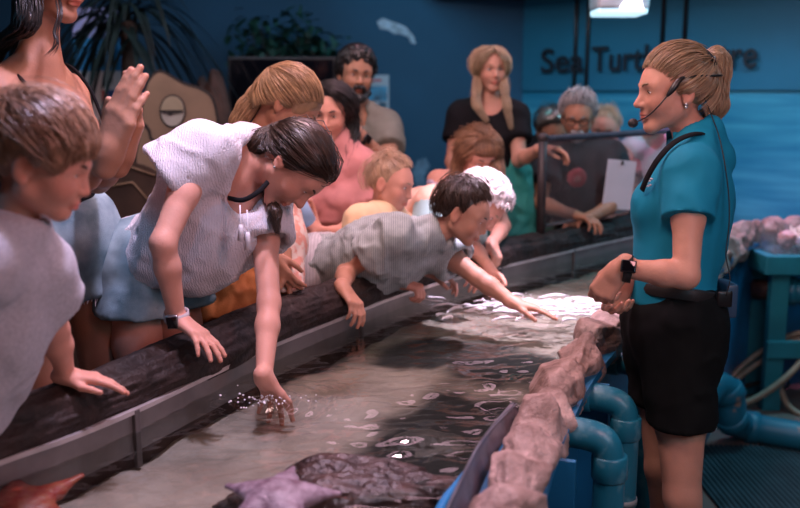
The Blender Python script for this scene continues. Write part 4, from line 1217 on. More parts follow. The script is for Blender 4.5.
    c = PZ(350, 522, .70); boulder('rock', c, (.25, .12, .112), m_wet, 3.3, .20, 'wet dark brown rock breaking the surface under the purple starfish', 'rock', None, 140, 90, 3.2)
    c = PZ(560, 330, .6)
    for i, (px, py, z, r, sd) in enumerate(((432, 452, .690, (.10, .07, .04), 4.),)):
        c = PZ(px, py, z); boulder('sunken_rock', c, r, m_deep, sd, .3, ('dark sunken rock just behind the big wet rock',)[i], 'rock', None, fs=2.0)
    # starfish
    def starfish(name, c, R, arms, r0, h, m, label, rot=0.0, n=(), lens=None, tilt=None):
        F = Field()
        for k in range(arms):
            an = rot + 2 * np.pi * k / arms; L_ = r0 * (lens[k] if lens else 1)
            d = np.array([math.cos(an), math.sin(an), 0]); F.chain([np.zeros(3), d * L_ * .5 + np.array([0, 0, -.002]), d * L_ + np.array([0, 0, -.008 + (.02 if k in n else 0)])], [h, h * .72, h * .28], .03)
        F.el((0, 0, .002), np.eye(3), (r0 * .36, r0 * .36, h * 1.0), .03)
        V, Q = F.mesh(.0032, pad=.012)
        V[:, 2] *= .62
        N = vnormals(V, Q); V = V + N * (.0022 * np.clip(fbm(V * 130, 2), 0, 1))[:, None]
        T = np.array(Matrix.Rotation(tilt[0], 3, 'X') @ Matrix.Rotation(tilt[1], 3, 'Y')) if tilt else np.eye(3)
        o = link(name, mesh_np(name, V @ T.T, Q), m); o.location = tuple(c); tag(o, label, 'starfish'); return o
    starfish('starfish', PZ(278, 497, .812), None, 5, .105, .024, mat('star_purple', (.11, .06, .085), .5, 0, 40, .6, 160, col2=(.27, .21, .25), bdist=.003), 'pale purple starfish resting on the wet brown rock', 1.45, tilt=(.10, 0))
    c = PZ(22, 506, .765); starfish('starfish', c, None, 5, .125, .022, mat('star_red', (.30, .018, .012), .4, 0, 60, .6, 160, col2=(.36, .10, .05), bdist=.003), 'red starfish clinging under the metal lip at the near left', .95, n=(0, 1), tilt=(.15, .12))
    # ray lifting one wing along the rock
    F = []
    top = spline([PZ(444, 512, .86), PZ(461, 477, .865), PZ(477, 446, .86), PZ(494, 424, .85), PZ(516, 403, .835)], 8)
    low = spline([PZ(462, 520, .79), PZ(477, 488, .79), PZ(490, 462, .79), PZ(502, 437, .80), PZ(517, 409, .815)], 8); n = len(top); w = 9
    tt = np.linspace(0, 1, w)
    G = low[:, None] * (1 - tt)[None, :, None] + top[:, None] * tt[None, :, None] + np.array([-.012, .0, .008]) * np.sin(np.pi * tt)[None, :, None]
    th = .012 * (1 - tt * .7); G2 = G + np.array([.75, -.1, -.4]) * th[None, :, None]
    V = np.concatenate([G.reshape(-1, 3), G2.reshape(-1, 3)]); i = np.arange(n - 1)[:, None] * w; j = np.arange(w - 1)[None]
    Q = np.stack(np.broadcast_arrays(i + j, i + j + 1, i + w + j + 1, i + w + j), -1).reshape(-1, 4); k = n * w
    bd = [x for x in range(w)] + [x * w + w - 1 for x in range(1, n)] + [(n - 1) * w + x for x in range(w - 2, -1, -1)] + [x * w for x in range(n - 2, 0, -1)]
    bd = np.array(bd); b2 = np.roll(bd, -1); sideq = np.stack([bd, b2, b2 + k, bd + k], 1)
    mr = mat('ray_skin', (.15, .15, .18), .3, .3, 14, .2, 60)
    rt2 = PZ(455, 500, .66)
    ray_o = thing('stingray', rt2, 'grey stingray lifting one wing up the inside of the pink rock rim', 'stingray')
    o = link('wing', mesh_np('wing', V - rt2, [np.concatenate([Q, Q[:, ::-1] + k, sideq])]), mr, None); o.parent = ray_o
    mb = MB(); mb.ell((-.02, -.02, .0), (.13, .12, .022), rotz(.5), 36, 18); o = mb.build('disc', mr, None); o.parent = ray_o
    mb = MB(); mb.tube(spline([(-.10, -.10, .0), (-.2, -.2, .01), (-.26, -.3, .0)], 8), np.linspace(.012, .003, 17), 8); o = mb.build('tail', mr, None); o.parent = ray_o
    mb = MB(); mb.tube(spline([PZ(436, 520, .80), PZ(447, 500, .80), PZ(456, 489, .795), PZ(466, 476, .78)], 6), .011, 10); tag(mb.build('blue_hose', mat('hose_blue', (.01, .20, .45), .4, .1)), 'short bright blue hose beside the raised stingray wing', 'hose')
    # splash: droplets
    rg = np.random.default_rng(3); mb = MB()
    for (p, n_, sp, up) in ((hnd, 90, .045, .02), (spl, 190, .10, .035), (PZ(505, 303, WATER), 70, .05, .03)):
        for i in range(n_):
            r = abs(rg.normal(0, sp)); an = rg.uniform(0, 6.28); s_ = rg.uniform(.0008, .0032)
            mb.ell((p[0] + r * math.cos(an) * 1.2, p[1] + r * math.sin(an) * .8, WATER + abs(rg.normal(0, up * .35)) + .001), (s_, s_, s_ * .8), None, 8, 6)
    foam = mat('foam', (.85, .83, .88), .15, .03, spec=.8)
    tag(mb.build('water_droplets', foam), 'scattered white droplets and bubbles where hands touch the water', 'splash', None, 'stuff')
    # thin foam sheets of the splash
    mb = MB()
    for i in range(120):
        c = spl + np.array([rg.normal(.0, .14), rg.normal(0, .085), 0]); L_ = rg.uniform(.03, .13); an = rg.normal(.05, .35)
        pts = [(c[0] + (u - .5) * L_ * math.cos(an) + .008 * math.sin(u * 7 + i), c[1] + (u - .5) * L_ * math.sin(an) + .008 * math.cos(u * 6 + i), WATER + .003 + .009 * math.sin(np.pi * u) * rg.uniform(.3, 1)) for u in np.linspace(0, 1, 8)]
        mb.tube(pts, np.interp(np.linspace(0, 1, 8), [0, .5, 1], [.001, rg.uniform(.003, .008), .001]), 6, flat=1.0)
    tag(mb.build('splash_foam', foam), 'white churned foam around the reaching boy hand', 'splash', None, 'stuff')
    # visitors' step
    V, F = strip(o2, [(.075, 0), (.075, STEP), (.62, STEP), (.62, 0)]); me = mesh_np('step', V, F, False)
    tag(link('floor_step', me, m_dark), None, None, None, 'structure')
    return dict(onwall=onwall, wt=wt, wn=wn, Rw=Rw, cy=cy, m_blue=m_blue, boulder=boulder, m_rock=m_rock, i2=i2, o2=o2, wx=WX, m_wet=m_wet, m_dark=m_dark)
# ------------------------------------------------------------------ things around the tank
def props_fence(E):
    m_post = mat('fence_post', (.030, .022, .024), .5, .3, 10, .3, 40)
    m_rope = bands(mat('rope_wrap', (.045, .040, .060), .6, .3, 30), 60, 'X', .5, .003)
    m_net = mat('net_black', (.12, .075, .075), .6, .2)
    o2 = E['o2']; N = nrm2(o2); pc = o2 + N * .05; k0 = np.argmin(np.abs(400 + FPX * pc[:, 0] / (pc[:, 1] * CP + (CAMZ - 1.1) * SP) - 543))
    path = o2[k0:] + N[k0:] * .05
    s = np.concatenate([[0], np.cumsum(np.linalg.norm(np.diff(path, axis=0), axis=1))])
    L = 1.62; path = path[s <= L]; s = s[s <= L]
    ztop = PY(543, 139, path[0][1])[2]; zb = .93
    root = thing('net_fence', (path[0][0], path[0][1], zb), 'black net fence with a dark post and wrapped top rail on the log', 'fence'); rt = np.array(root.location)
    p3 = lambda q, z: np.array([q[0], q[1], z])
    for q, zz, nm in ((path[0], 0, 'post'), (path[-1], 0, 'post')):
        mb = MB(); mb.tube([p3(q, zb - .04) - rt, p3(q, ztop + .005) - rt], .019, 14); o = mb.build(nm, m_post, None); o.parent = root
        mb = MB(); mb.ell(p3(q, ztop + .006) - rt, (.026, .026, .020)); c = mb.build('cap', m_post, None); c.parent = o
    rail = np.array([p3(q, ztop) for q in path]) - rt
    rr = resample(rail, .006); ss = np.arange(len(rr)) * .006
    mb = MB(); mb.tube(rr, .0125 + .003 * np.abs(np.sin(ss * 3.14159 / .026)), 10); o = mb.build('top_rail', m_rope, None); o.parent = root
    mb = MB(); low = np.array([p3(q, zb + .02) for q in path]) - rt; mb.tube(low, .007, 8); o = mb.build('bottom_cord', m_net, None); o.parent = root
    # diamond net
    mb = MB(); cell = .021; H = ztop - zb - .02
    for sg in (1, -1):
        for a in np.arange(-H, L + H, cell):
            us = np.array([a + sg * v if sg > 0 else a + (H - v) for v in (0, H / 2, H)]) if sg < 0 else np.array([a + v for v in (0, H / 2, H)])
            vs = np.array([0, H / 2, H])
            lo, hi = 0, s[-1]
            t = np.linspace(0, 1, 13); u = np.interp(t, [0, .5, 1], us); v = np.interp(t, [0, .5, 1], vs)
            ok = (u >= lo) & (u <= hi)
            if ok.sum() < 2: continue
            u = u[ok]; v = v[ok]
            pts = np.stack([np.interp(u, s, path[:, 0]), np.interp(u, s, path[:, 1]), zb + .02 + v], 1) - rt
            mb.tube(pts, .0017, 3, False)
    o = mb.build('net', m_net, None, False); o.parent = root; o['label'] = 'black diamond netting'
    # pale card hung on the net
    c = P(616, 186, 4.02); k = np.argmin(np.abs(400 + FPX * path[:, 0] / (path[:, 1] * CP + (CAMZ - 1.1) * SP) - 612)); t = unit(np.array([*(path[min(k + 3, len(path) - 1)] - path[max(k - 3, 0)]), 0]))
    t = unit(np.array([.92, .30, 0])); nn = np.array([t[1], -t[0], 0]); pos = np.array([path[k][0], path[k][1], c[2]]) + nn * .075
    R = np.stack([t, nn, np.array([0, 0, 1.])], 1) @ np.array(Matrix.Rotation(.10, 3, 'Y'))
    card = thing('card', pos, 'blank pale card hung on the black net fence', 'card')
    mb = MB(); mb.box((0, 0, 0), (.150, .004, .225), R, .001); o = mb.build('sheet', M['white_card'], None, False); o.parent = card
    mb = MB(); mb.box(R @ np.array([0, .001, .10]), (.012, .012, .018), R, .002); o = mb.build('clip', M['black_plastic'], None, False); o.parent = card
def props_pipes(E):
    mp = mat('pipe_teal', (.010, .145, .215), .35, .25, 7, .15, 30)
    mscuff = mat('pipe_scuffed', (.012, .17, .26), .45, 0, 16, .2, 40, col2=(.36, .25, .18), ramp=(.62, .72))
    mdr = mat('pipe_worn', (.010, .145, .215), .38, 0, 22, .15, 30, col2=(.10, .26, .32), ramp=(.55, .75))
    m_grey = mat('pipe_band', (.20, .24, .25), .5, .2, 14)
    def pipe(name, label, pts, r, collars=(), m=mp, group=None, n=6, bands_=()):
        q = spline(pts, n); c = q[0]
        root = thing(name, c, label, 'pipe', group); rt = np.array(root.location)
        mb = MB(); mb.tube(q - rt, r, 20); o = mb.build('tube', m, None); o.parent = root
        for t in collars:
            i = int(t * (len(q) - 1)); i = min(max(i, 1), len(q) - 2); d = unit(q[i + 1] - q[i - 1])
            mb = MB(); mb.tube([q[i] - d * .028 - rt, q[i] - d * .024 - rt, q[i] + d * .024 - rt, q[i] + d * .028 - rt], [r * 1.06, r * 1.14, r * 1.14, r * 1.06], 20); o = mb.build('collar', m, None); o.parent = root
        for t in bands_:
            i = int(t * (len(q) - 1)); i = min(max(i, 1), len(q) - 2); d = unit(q[i + 1] - q[i - 1])
            mb = MB(); mb.tube([q[i] - d * .008 - rt, q[i] + d * .008 - rt], r * 1.10, 20); o = mb.build('band', m_grey, None); o.parent = root
        return root
    i2 = E['i2']; N = nrm2(i2)
    def wallpt(w): k = np.argmin(np.linalg.norm(i2 - w[:2], axis=1)); return i2[k], -N[k]
    g = 'drain pipes on the blue tank wall'
    for (px, py, d, lab, zb) in ((588, 437, 1.92, 'nearest teal drain pipe, with its elbow, on the blue tank wall', .03), (610, 400, 2.22, 'middle teal drain pipe, with its elbow, on the blue tank wall', .03), (622, 362, 2.56, 'farthest teal drain pipe, half hidden by the presenter, on the blue tank wall', .03)):
        w = P(px, py, d); b, nn = wallpt(w); n3 = np.array([*nn, 0]); b3 = np.array([*(b + nn * .06), w[2]])
        L = .100
        pts = [b3, b3 + n3 * .03, b3 + n3 * (L - .02), b3 + n3 * (L + .022) + np.array([0, 0, -.012]), b3 + n3 * (L + .036) + np.array([0, 0, -.05]), b3 + n3 * (L + .038) + np.array([0, 0, -.10]), b3 + n3 * (L + .038) + np.array([0, 0, -.26]), np.array([*(b3 + n3 * (L + .038))[:2], zb])]
        pipe('drain_pipe', lab, pts, .034, (.12, .66), mdr, group=g, bands_=(.86,) if d < 2.4 else ())
    # manifold along the floor
    a, n0 = wallpt(P(600, 470, 1.6)); b, n1 = wallpt(P(640, 360, 2.75))
    pts = [np.array([*(a + n0 * .25), .30]), np.array([*((a + n0 * .25) * .5 + (b + n1 * .25) * .5), .30]), np.array([*(b + n1 * .25), .30])]
    pipe('manifold_pipe', 'teal manifold pipe running low along the blue tank wall', pts, .036, (.3, .7), bands_=(.22, .38))
    # big return pipe across the floor behind the presenter
    r = .062; zf = r
    c = PZ(745, 428, r)
    pts = [P(690, 420, 3.72), P(703, 398, 3.74), P(716, 386, 3.78), P(727, 391, 3.80), P(731, 404, 3.81), np.array([*P(732, 416, 3.82)[:2], .13]), np.array([c[0] - .01, c[1], r + .012]), c + np.array([.05, 0, 0]), PZ(770, 431, r), PZ(800, 436, r), PZ(860, 446, r)]
    pipe('return_pipe', 'thick scuffed teal pipe with an elbow, lying across the floor behind the presenter', pts, r, (.32, .50, .68), mscuff)
    # horizontal capped pipe on the teal stand
    a = P(772, 290, 4.30); b = P(850, 294, 4.15)
    root = pipe('capped_pipe', 'fat teal pipe lying level below the teal table top', [a, a * .5 + b * .5, b], .062, (.30,), mp); rt = np.array(root.location)
    mb = MB(); d = unit(a - b); mb.tube([d * 0, d * .03, d * .085, d * .095], [.058, .050, .050, .030], 18); o = mb.build('end_fitting', mat('rust_dark', (.05, .022, .016), .6, .5, 20), None); o.parent = root; o['label'] = 'dark rusty end fitting'
def props_stand(E):
    mt = mat('teal_wood', (.012, .20, .25), .55, .2, 5, .15, 30)
    c = PZ(765, 396, 0)
    d = 4.25; top = .765
    x0 = P(764, 250, 4.15)[0]; y0 = P(757, 250, 4.12)[1]
    root = thing('teal_table', (x0 + .4, y0 + .25, 0), 'teal wooden stand table with a rail under the shells', 'table'); rt = np.array(root.location)
    def part(name, c, s):
        mb = MB(); mb.box(np.array(c) - rt, s, None, .006); o = mb.build(name, mt, None, False); o.parent = root
    part('table_top', (x0 + .42, y0 + .16, top - .045), (.84, .34, .09))
    for lx in (x0 + .09, x0 + .74):
        for ly in (y0 + .05, y0 + .28): part('leg', (lx, ly, (top - .09) / 2), (.085, .05, top - .09))
    part('rail', (x0 + .42, y0 + .02, .31), (.76, .03, .085))
    # shells and coral in a clear tub
    mg = nt('tub_plastic'); b = mg[3]; b.inputs['Base Color'].default_value = rgb(.8, .85, .9); b.inputs['Roughness'].default_value = .1; b.inputs['Transmission Weight'].default_value = .9; b.inputs['IOR'].default_value = 1.2
    tc = np.array([x0 + .19, y0 + .12, top])
    tub = thing('shell_tub', tc, 'clear plastic tub of shells on the teal table', 'tub')
    w, dd, h, th = .27, .17, .075, .006
    for nm, cc, ss in (('base', (0, 0, th / 2 + .001), (w, dd, th)), ('side', (0, -dd / 2, h / 2), (w, th, h)), ('side', (0, dd / 2, h / 2), (w, th, h)), ('side', (-w / 2, 0, h / 2), (th, dd, h)), ('side', (w / 2, 0, h / 2), (th, dd, h))):
        mb = MB(); mb.box(cc, ss, None, .002); o = mb.build(nm, mg[0], None, False); o.parent = tub
    rg = np.random.default_rng(8)
    ms = [mat('shell_pink', (.62, .36, .36), .35, .3, 40), mat('shell_cream', (.62, .52, .44), .4, .2, 50), mat('shell_brown', (.22, .10, .06), .4, .5, 40), mat('shell_white', (.66, .62, .64), .35, .1, 40)]
    def conch(c, L, m, label, rot, group='shells and corals on the teal table'):
        """spiral shell: a rolled cone with spikes"""
        V = []; n = 120; q = np.linspace(0, 1, n); turns = 4.2
        a = q * turns * 2 * np.pi; R = L * .40 * q ** 1.5; z = L * (.95 - q ** 1.15)
        pts = np.stack([np.cos(a) * R * .62, np.sin(a) * R * .62, z], 1); rr = L * (.015 + .30 * q ** 1.4) * (1 + .10 * np.sin(a * 5))
        mb = MB(); mb.tube(pts, rr, 12)
        for t in (.62, .72, .82, .90, .97):
            i = int(t * (n - 1)); o = np.array([math.cos(a[i]), math.sin(a[i]), .35]); mb.tube([pts[i] + o * rr[i] * .7, pts[i] + o * rr[i] * 1.75], [rr[i] * .28, rr[i] * .04], 7)
        V = np.concatenate(mb.V) @ np.array(rot).T; V = V + np.array([0, 0, -V[:, 2].min()])
        F = [np.concatenate(f) for f in mb.F.values() if f]
        o = link('shell', mesh_np('shell', V, F), m); o.location = tuple(c); tag(o, label, 'shell', group); return o
    RM = lambda x, y, z: np.array(Matrix.Rotation(z, 3, 'Z') @ Matrix.Rotation(y, 3, 'Y') @ Matrix.Rotation(x, 3, 'X'))
    zt = top + .008
    conch(tc + np.array([-.07, -.02, .009]), .10, ms[0], 'pink spiky shell at the left end of the clear tub', RM(1.2, .3, .2))
    conch(tc + np.array([.01, .03, .009]), .13, ms[1], 'cream shell standing tallest in the middle of the clear tub', RM(.4, -.3, 1.2))
    conch(tc + np.array([.075, -.02, .009]), .10, ms[2], 'brown mottled shell at the right end of the clear tub', RM(1.4, .2, 2.2))
    conch(tc + np.array([0.0, -.045, .009]), .075, ms[3], 'small white shell low in the front of the clear tub', RM(1.5, .6, .5))
    conch(np.array([x0 + .42, y0 + .14, top]), .15, ms[2], 'big brown shell on the teal table right of the clear tub', RM(1.3, .2, .8))
    conch(np.array([x0 + .58, y0 + .12, top]), .22, ms[3], 'large white shell at the right end of the teal table', RM(.7, -.5, 1.8))
    # dark upright fin
    q = np.array([(-.055, 0), (.060, 0), (.062, .06), (.040, .15), (.022, .215), (.008, .16), (-.02, .09)])
    mb = MB(); mb.prism(q, (0, -.012, 0), np.array([1., 0, 0]), np.array([0, 0, 1.]), np.array([0, 1., 0]), .024)
    o = mb.build('fin_ornament', mat('fin_dark', (.030, .022, .045), .5, .3, 20), smooth=False); o.location = (x0 + .40, y0 + .28, top); tag(o, 'dark pointed fin standing behind the shells on the teal table', 'ornament')
def props_hose(E):
    mh = mat('hose_beige', (.30, .24, .17), .5, .15, 20); mk = M['black_rubber']
    def coil(cx, cy, r, turns, z, seed, rise=.5):
        rg = np.random.default_rng(seed); a = np.linspace(0, turns * 2 * np.pi, int(40 * turns)); 
        w = 1 + .10 * np.sin(a * .37 + seed) + .06 * np.sin(a * .81)
        return np.stack([cx + np.cos(a) * r * w, cy + np.sin(a) * r * .35 * w, z + r * .80 * (1 + np.sin(a + 1.2)) * w * rise * 4 * .5], 1)
    c = PZ(758, 402, .0)
    q = coil(c[0] - .02, c[1] - .10, .20, 2.2, .02, 2)
    tail = spline([q[-1], q[-1] * .6 + PZ(790, 414, .02) * .4 + np.array([0, 0, -.05]), PZ(796, 412, .014), PZ(850, 425, .014)], 12)
    mb = MB(); mb.tube(np.concatenate([q, tail[1:]]), .0145, 10); tag(mb.build('hose', mh), 'beige hose coiled against the teal table leg', 'hose')
    q = coil(c[0] - .02, c[1] - .02, .15, 1.5, .012, 5, .2); mb = MB(); mb.tube(q, .006, 8); tag(mb.build('cable', mk), 'thin black cable looped behind the beige hose', 'cable')
    # ribbed mat
    mm = bands(mat('rubber_mat', (.020, .055, .070), .6, .2, 8), 14.0, 'X', 1.0, .01, col=(.006, .012, .016), fac=.8)
    a = PZ(694, 446, 0.006); 
    V = []; F = []
    x0, x1, y0, y1 = a[0] - .10, a[0] + 1.5, 2.3, a[1]
    n = 150; xs = np.linspace(x0, x1, n * 2); zz = np.where(np.arange(n * 2) % 4 < 2, .014, .006)
    Vv = np.concatenate([np.stack([xs, np.full(n * 2, y0), zz], 1), np.stack([xs, np.full(n * 2, y1), zz], 1), np.stack([xs, np.full(n * 2, y0), zz * 0 + .001], 1), np.stack([xs, np.full(n * 2, y1), zz * 0 + .001], 1)])
    i = np.arange(n * 2 - 1); N2 = n * 2
    Q = np.concatenate([np.stack([i, i + 1, i + 1 + N2, i + N2], 1), np.stack([i + 2 * N2, i + 3 * N2, i + 3 * N2 + 1, i + 2 * N2 + 1], 1), np.stack([i, i + 2 * N2, i + 2 * N2 + 1, i + 1], 1), np.stack([i + N2, i + N2 + 1, i + 3 * N2 + 1, i + 3 * N2], 1)])
    tag(link('floor_mat', mesh_np('floor_mat', Vv, Q, False), mat('rubber_mat_plain', (.022, .060, .075), .6, .2, 8)), 'dark ribbed rubber mat on the floor behind the presenter', 'mat')
    mb = MB(); mb.tube(spline([PZ(690, 452, .01), PZ(700, 440, .01), PZ(720, 436, .01)], 5), .008, 6)
def props_light(E):
    d = 4.3; c = P(621, 10, d)
    root = thing('pendant_light', (c[0], c[1], c[2] - .06), 'white boxy light fitting with a bluish lit glass at the top edge', 'light'); rt = np.array(root.location)
    w = 52 / FPX * d
    mb = MB(); mb.box(c + np.array([0, .05, .06]) - rt, (w, .22, .12), None, .02); o = mb.build('housing', mat('fixture_white', (.55, .62, .66), .35, .05), None); o.parent = root
    mb = MB(); mb.box(c + np.array([0, .05, -.005]) - rt, (w * .96, .20, .035), None, .015); o = mb.build('diffuser', mat('fixture_glow', (.5, .8, 1), .3, 0, emit=(.55, .85, 1.0), estr=1.3), None); o.parent = root; o['label'] = 'glowing bluish diffuser'
    mb = MB(); q = np.array([(-.02, -.03), (.09, -.035), (.075, .01), (.03, .035)]); mb.prism(q, c + np.array([0, -.065, .035]) - rt, np.array([1., 0, 0]), np.array([0, 0, 1.]), np.array([0, 1., 0]), .012); o = mb.build('lit_window', mat('fixture_lamp', (1, .9, 1), .3, 0, emit=(1, .85, 1.0), estr=7), None, False); o.parent = root
    for i, (x, y, sx, sy) in enumerate(((.10, 3.55, 1.05, .46), (.95, 4.35, 1.05, .46), (-.45, 2.75, 1.05, .46))):  # unseen glowing panels, added overhead to put glints on the ripples
        pl = thing('added_glint_panel', (x, y, 2.77), ('long pinkish ceiling light over the middle of the touch tank', 'long pinkish ceiling light over the far end of the touch tank', 'long pinkish ceiling light over the near end of the touch tank')[i], 'light', 'ceiling lights above the touch tank')
        mb = MB(); mb.box((0, 0, 0), (sx + .04, sy + .04, .05), rotz(.85), .006); o = mb.build('housing', M['black_plastic'], None, False); o.parent = pl
        mb = MB(); mb.box((0, 0, -.028), (sx, sy, .01), rotz(.85), .002); o = mb.build('glow_cover', mat('panel_glow', (1, .9, .95), .4, 0, emit=(1.0, .60, .74), estr=5.2), None, False); o.parent = pl
    mb = MB(); mb.tube([c + np.array([0, .05, .12]) - rt, np.array([c[0], c[1] + .05, 2.795]) - rt], .012, 8); o = mb.build('rod', M['black_plastic'], None); o.parent = root
def props_back(E):
    cy = E['cy']
    X = np.array([1., 0, 0]); Z = np.array([0, 0, 1.]); Nf = np.array([0, -1., 0])
    # television on a dark cabinet
    Y = 5.6; a = PY(228, 57, Y); b = PY(337, 119, Y); w = b[0] - a[0]; h = a[2] - b[2]; c = (a + b) / 2
    root = thing('television', (c[0], Y, b[2]), 'large black television behind the girl with the blond ponytail', 'television'); rt = np.array(root.location)
    mb = MB(); mb.box(np.array([c[0], Y, c[2]]) - rt, (w, .05, h), None, .006); o = mb.build('frame', M['black_plastic'], None, False); o.parent = root
    mb = MB(); mb.box(np.array([c[0], Y - .027, c[2]]) - rt, (w - .03, .004, h - .03)); o = mb.build('screen', M['screen'], None, False); o.parent = root
    mb = MB(); mb.box(np.array([c[0], Y + .02, b[2] * .5]) - rt, (.10, .06, b[2])); o = mb.build('post', M['black_plastic'], None, False); o.parent = root
    mb = MB(); mb.box(np.array([c[0], Y + .02, .015]) - rt, (.6, .4, .03), None, .006); o = mb.build('foot', M['black_plastic'], None, False); o.parent = root
    # leafy plant behind the television
    def leafmesh(mb, c, d, L, w, droop, up=(0, 0, 1.), n=8, fold=.15):
        d = unit(d); side = np.cross(d, up); side = side / (np.linalg.norm(side) + 1e-9); nrm = np.cross(side, d)
        t = np.linspace(0, 1, n); P0 = np.asarray(c) + d * (t * L)[:, None] + np.array([0, 0, -1.]) * (droop * L * t ** 2)[:, None]
        ww = w * np.sin(np.pi * np.clip(t * .92 + .06, 0, 1)) ** .7
        l = P0 - side * ww[:, None] + nrm * (ww * fold)[:, None]; r = P0 + side * ww[:, None] + nrm * (ww * fold)[:, None]
        th = np.array([0, 0, -.0015]); V = np.concatenate([l, P0, r, l + th, P0 + th, r + th]); i = np.arange(n - 1); Q = []
        for (x, y, f) in ((0, 1, 0), (1, 2, 0), (3, 4, 1), (4, 5, 1)):
            q = np.stack([x * n + i, x * n + i + 1, y * n + i + 1, y * n + i], 1); Q.append(q[:, ::-1] if f else q)
        mb.add(V, Q)
    rg = np.random.default_rng(4)
    m_leaf = mat('leaf_dark', (.012, .055, .040), .5, .5, 8, spec=.4); m_palm = mat('palm_dark', (.008, .020, .020), .5, .4, 8, spec=.4); m_stem = mat('stem_brown', (.04, .025, .018), .8, .3, 20, .6, 60)
    def bush(label, px, py, d, rx, rz, n, pot=True):
        c = P(px, py, d); root = thing('potted_shrub', (c[0], c[1], 0), label, 'plant', 'shrubs behind the television'); rt = np.array(root.location)
        mb = MB(); mb2 = MB()
        for i in range(26):
            e = c + np.array([rg.normal(0, rx * .55), rg.normal(0, .13), rg.normal(0, rz * .55)]); st = np.array([c[0] + rg.normal(0, .03), c[1], .35])
            q = spline([st, st * .4 + e * .6 + np.array([0, 0, .05]), e], 6); mb2.tube(q - rt, np.linspace(.008, .003, len(q)), 5)
            for k in range(n // 26):
                o = e + rg.normal(0, .06, 3); dv = rg.normal(0, 1, 3) + np.array([0, 0, .3]); leafmesh(mb, o - rt, dv, rg.uniform(.06, .13), rg.uniform(.014, .028), .25, n=5)
        o = mb.build('foliage', m_leaf, None); o.parent = root; o = mb2.build('stem', m_stem, None); o.parent = root
        mb = MB(); mb.tube([np.array([c[0], c[1], z]) - rt for z in (0, .02, .33, .36)], [.13, .14, .18, .18], 20); o = mb.build('pot', M['brown_leather'], None); o.parent = root
    bush('dark leafy shrub rising above the middle of the black television', 275, 50, 6.0, .24, .17, 360)
    bush('dark leafy shrub above the right end of the black television', 317, 66, 6.05, .16, .16, 260)
    # palm with hanging strap leaves
    c = P(128, 18, 4.7); root = thing('palm_plant', (c[0], c[1], 0), 'dark palm with long drooping strap leaves at the upper left', 'plant'); rt = np.array(root.location)
    mb = MB()
    for i in range(80):
        a = rg.uniform(0, 6.28); el = rg.uniform(-.2, 1.0); dv = np.array([math.cos(a) * math.cos(el), .6 * math.sin(a) * math.cos(el), math.sin(el)])
        leafmesh(mb, c + np.array([rg.normal(0, .03), rg.normal(0, .03), rg.uniform(-.10, .08)]) - rt, dv, rg.uniform(.38, .62), rg.uniform(.011, .019), rg.uniform(.7, 1.5), n=10)
    o = mb.build('leaves', m_palm, None); o.parent = root
    q = spline([(c[0] + .02, c[1], .3), (c[0] - .01, c[1], 1.0), (c[0], c[1], c[2] - .02)], 16); mb = MB(); mb.tube(q - rt, .042 + .006 * np.abs(np.sin(np.arange(len(q)) * 1.3)), 12); o = mb.build('trunk', m_stem, None); o.parent = root
    mb = MB(); mb.tube([np.array([c[0], c[1], z]) - rt for z in (0, .02, .36, .40)], [.15, .16, .21, .21], 24); o = mb.build('pot', M['brown_leather'], None); o.parent = root
    # white and blue display panel behind the palm
    Y = 5.2; a = PY(72, 8, Y); b = PY(127, 178, Y); c = (a + b) / 2; w = b[0] - a[0]
    root = thing('display_board', (c[0], Y, 0), 'tall white and sky blue display board behind the palm', 'display board'); rt = np.array(root.location)
    mw = mat('board_white', (.75, .73, .70), .6, .15, 5); mb_ = mat('board_sky', (.05, .40, .80), .55, .2, 4); ml = mat('board_lit_wall', (.42, .46, .80), .6, .2, 6)  # lilac top panel: tone of the lit wall put into its colour
    z0 = 0; z1 = a[2]; zs = PY(80, 38, Y)[2]; zm = PY(80, 71, Y)[2]
    for nm, lo, hi, m in (('white_panel', .02, zm, mw), ('blue_panel', zm, zs, mb_), ('lit_wall_panel', zs, z1, ml)):
        mb = MB(); mb.box(np.array([c[0], Y, (lo + hi) / 2]) - rt, (w, .03, hi - lo)); o = mb.build(nm, m, None, False); o.parent = root
    mb = MB(); q = PY(106, 120, Y - .03); mb.box(np.array([q[0], Y - .022, q[2]]) - rt, (.035, .012, .34)); o = mb.build('red_strip', mat('strip_red', (.40, .06, .05), .6), None, False); o.parent = root
    mb = MB(); mb.box(np.array([q[0] + .05, Y - .022, q[2] + .02]) - rt, (.06, .012, .30)); o = mb.build('blue_strip', mat('strip_blue', (.02, .07, .22), .6), None, False); o.parent = root
    # painted wooden reptile cut-out: tan head on a neck, dark patterned body
    d = 4.25; Y = P(170, 120, d)[1]
    to = lambda px, py: PY(px, py, Y)
    m_tan = mat('cutout_tan', (.25, .165, .105), .75, .15, 5, .2, 30); m_edge = mat('cutout_edge', (.020, .014, .012), .7)
    O = to(165, 200); root = thing('reptile_cutout', (O[0], Y, 0), 'tan painted board shaped like a sleepy eyed reptile head behind the bending girl', 'cut-out board'); rt = np.array(root.location)
    def flat(nm, px, m, off, th=.012, smooth=0):
        q = np.array(px, float)
        if smooth: q = spline(q, smooth, True)
        w = np.array([to(*p) for p in q]); poly = np.stack([w[:, 0], w[:, 2]], 1)
        ar = .5 * np.sum(poly[:, 0] * np.roll(poly[:, 1], -1) - np.roll(poly[:, 0], -1) * poly[:, 1])
        if ar > 0: poly = poly[::-1]
        mb = MB(); mb.prism(poly, np.array([0, Y - off, 0]) - rt, X, Z, Nf, th); o = mb.build(nm, m, None, False); o.parent = root; return o
    head = [(146, 99), (150, 83), (160, 73), (172, 78), (184, 85), (200, 90), (211, 98), (216, 115), (217, 140), (215, 300), (150, 300), (152, 200), (142, 180), (138, 160), (141, 140), (143, 122)]
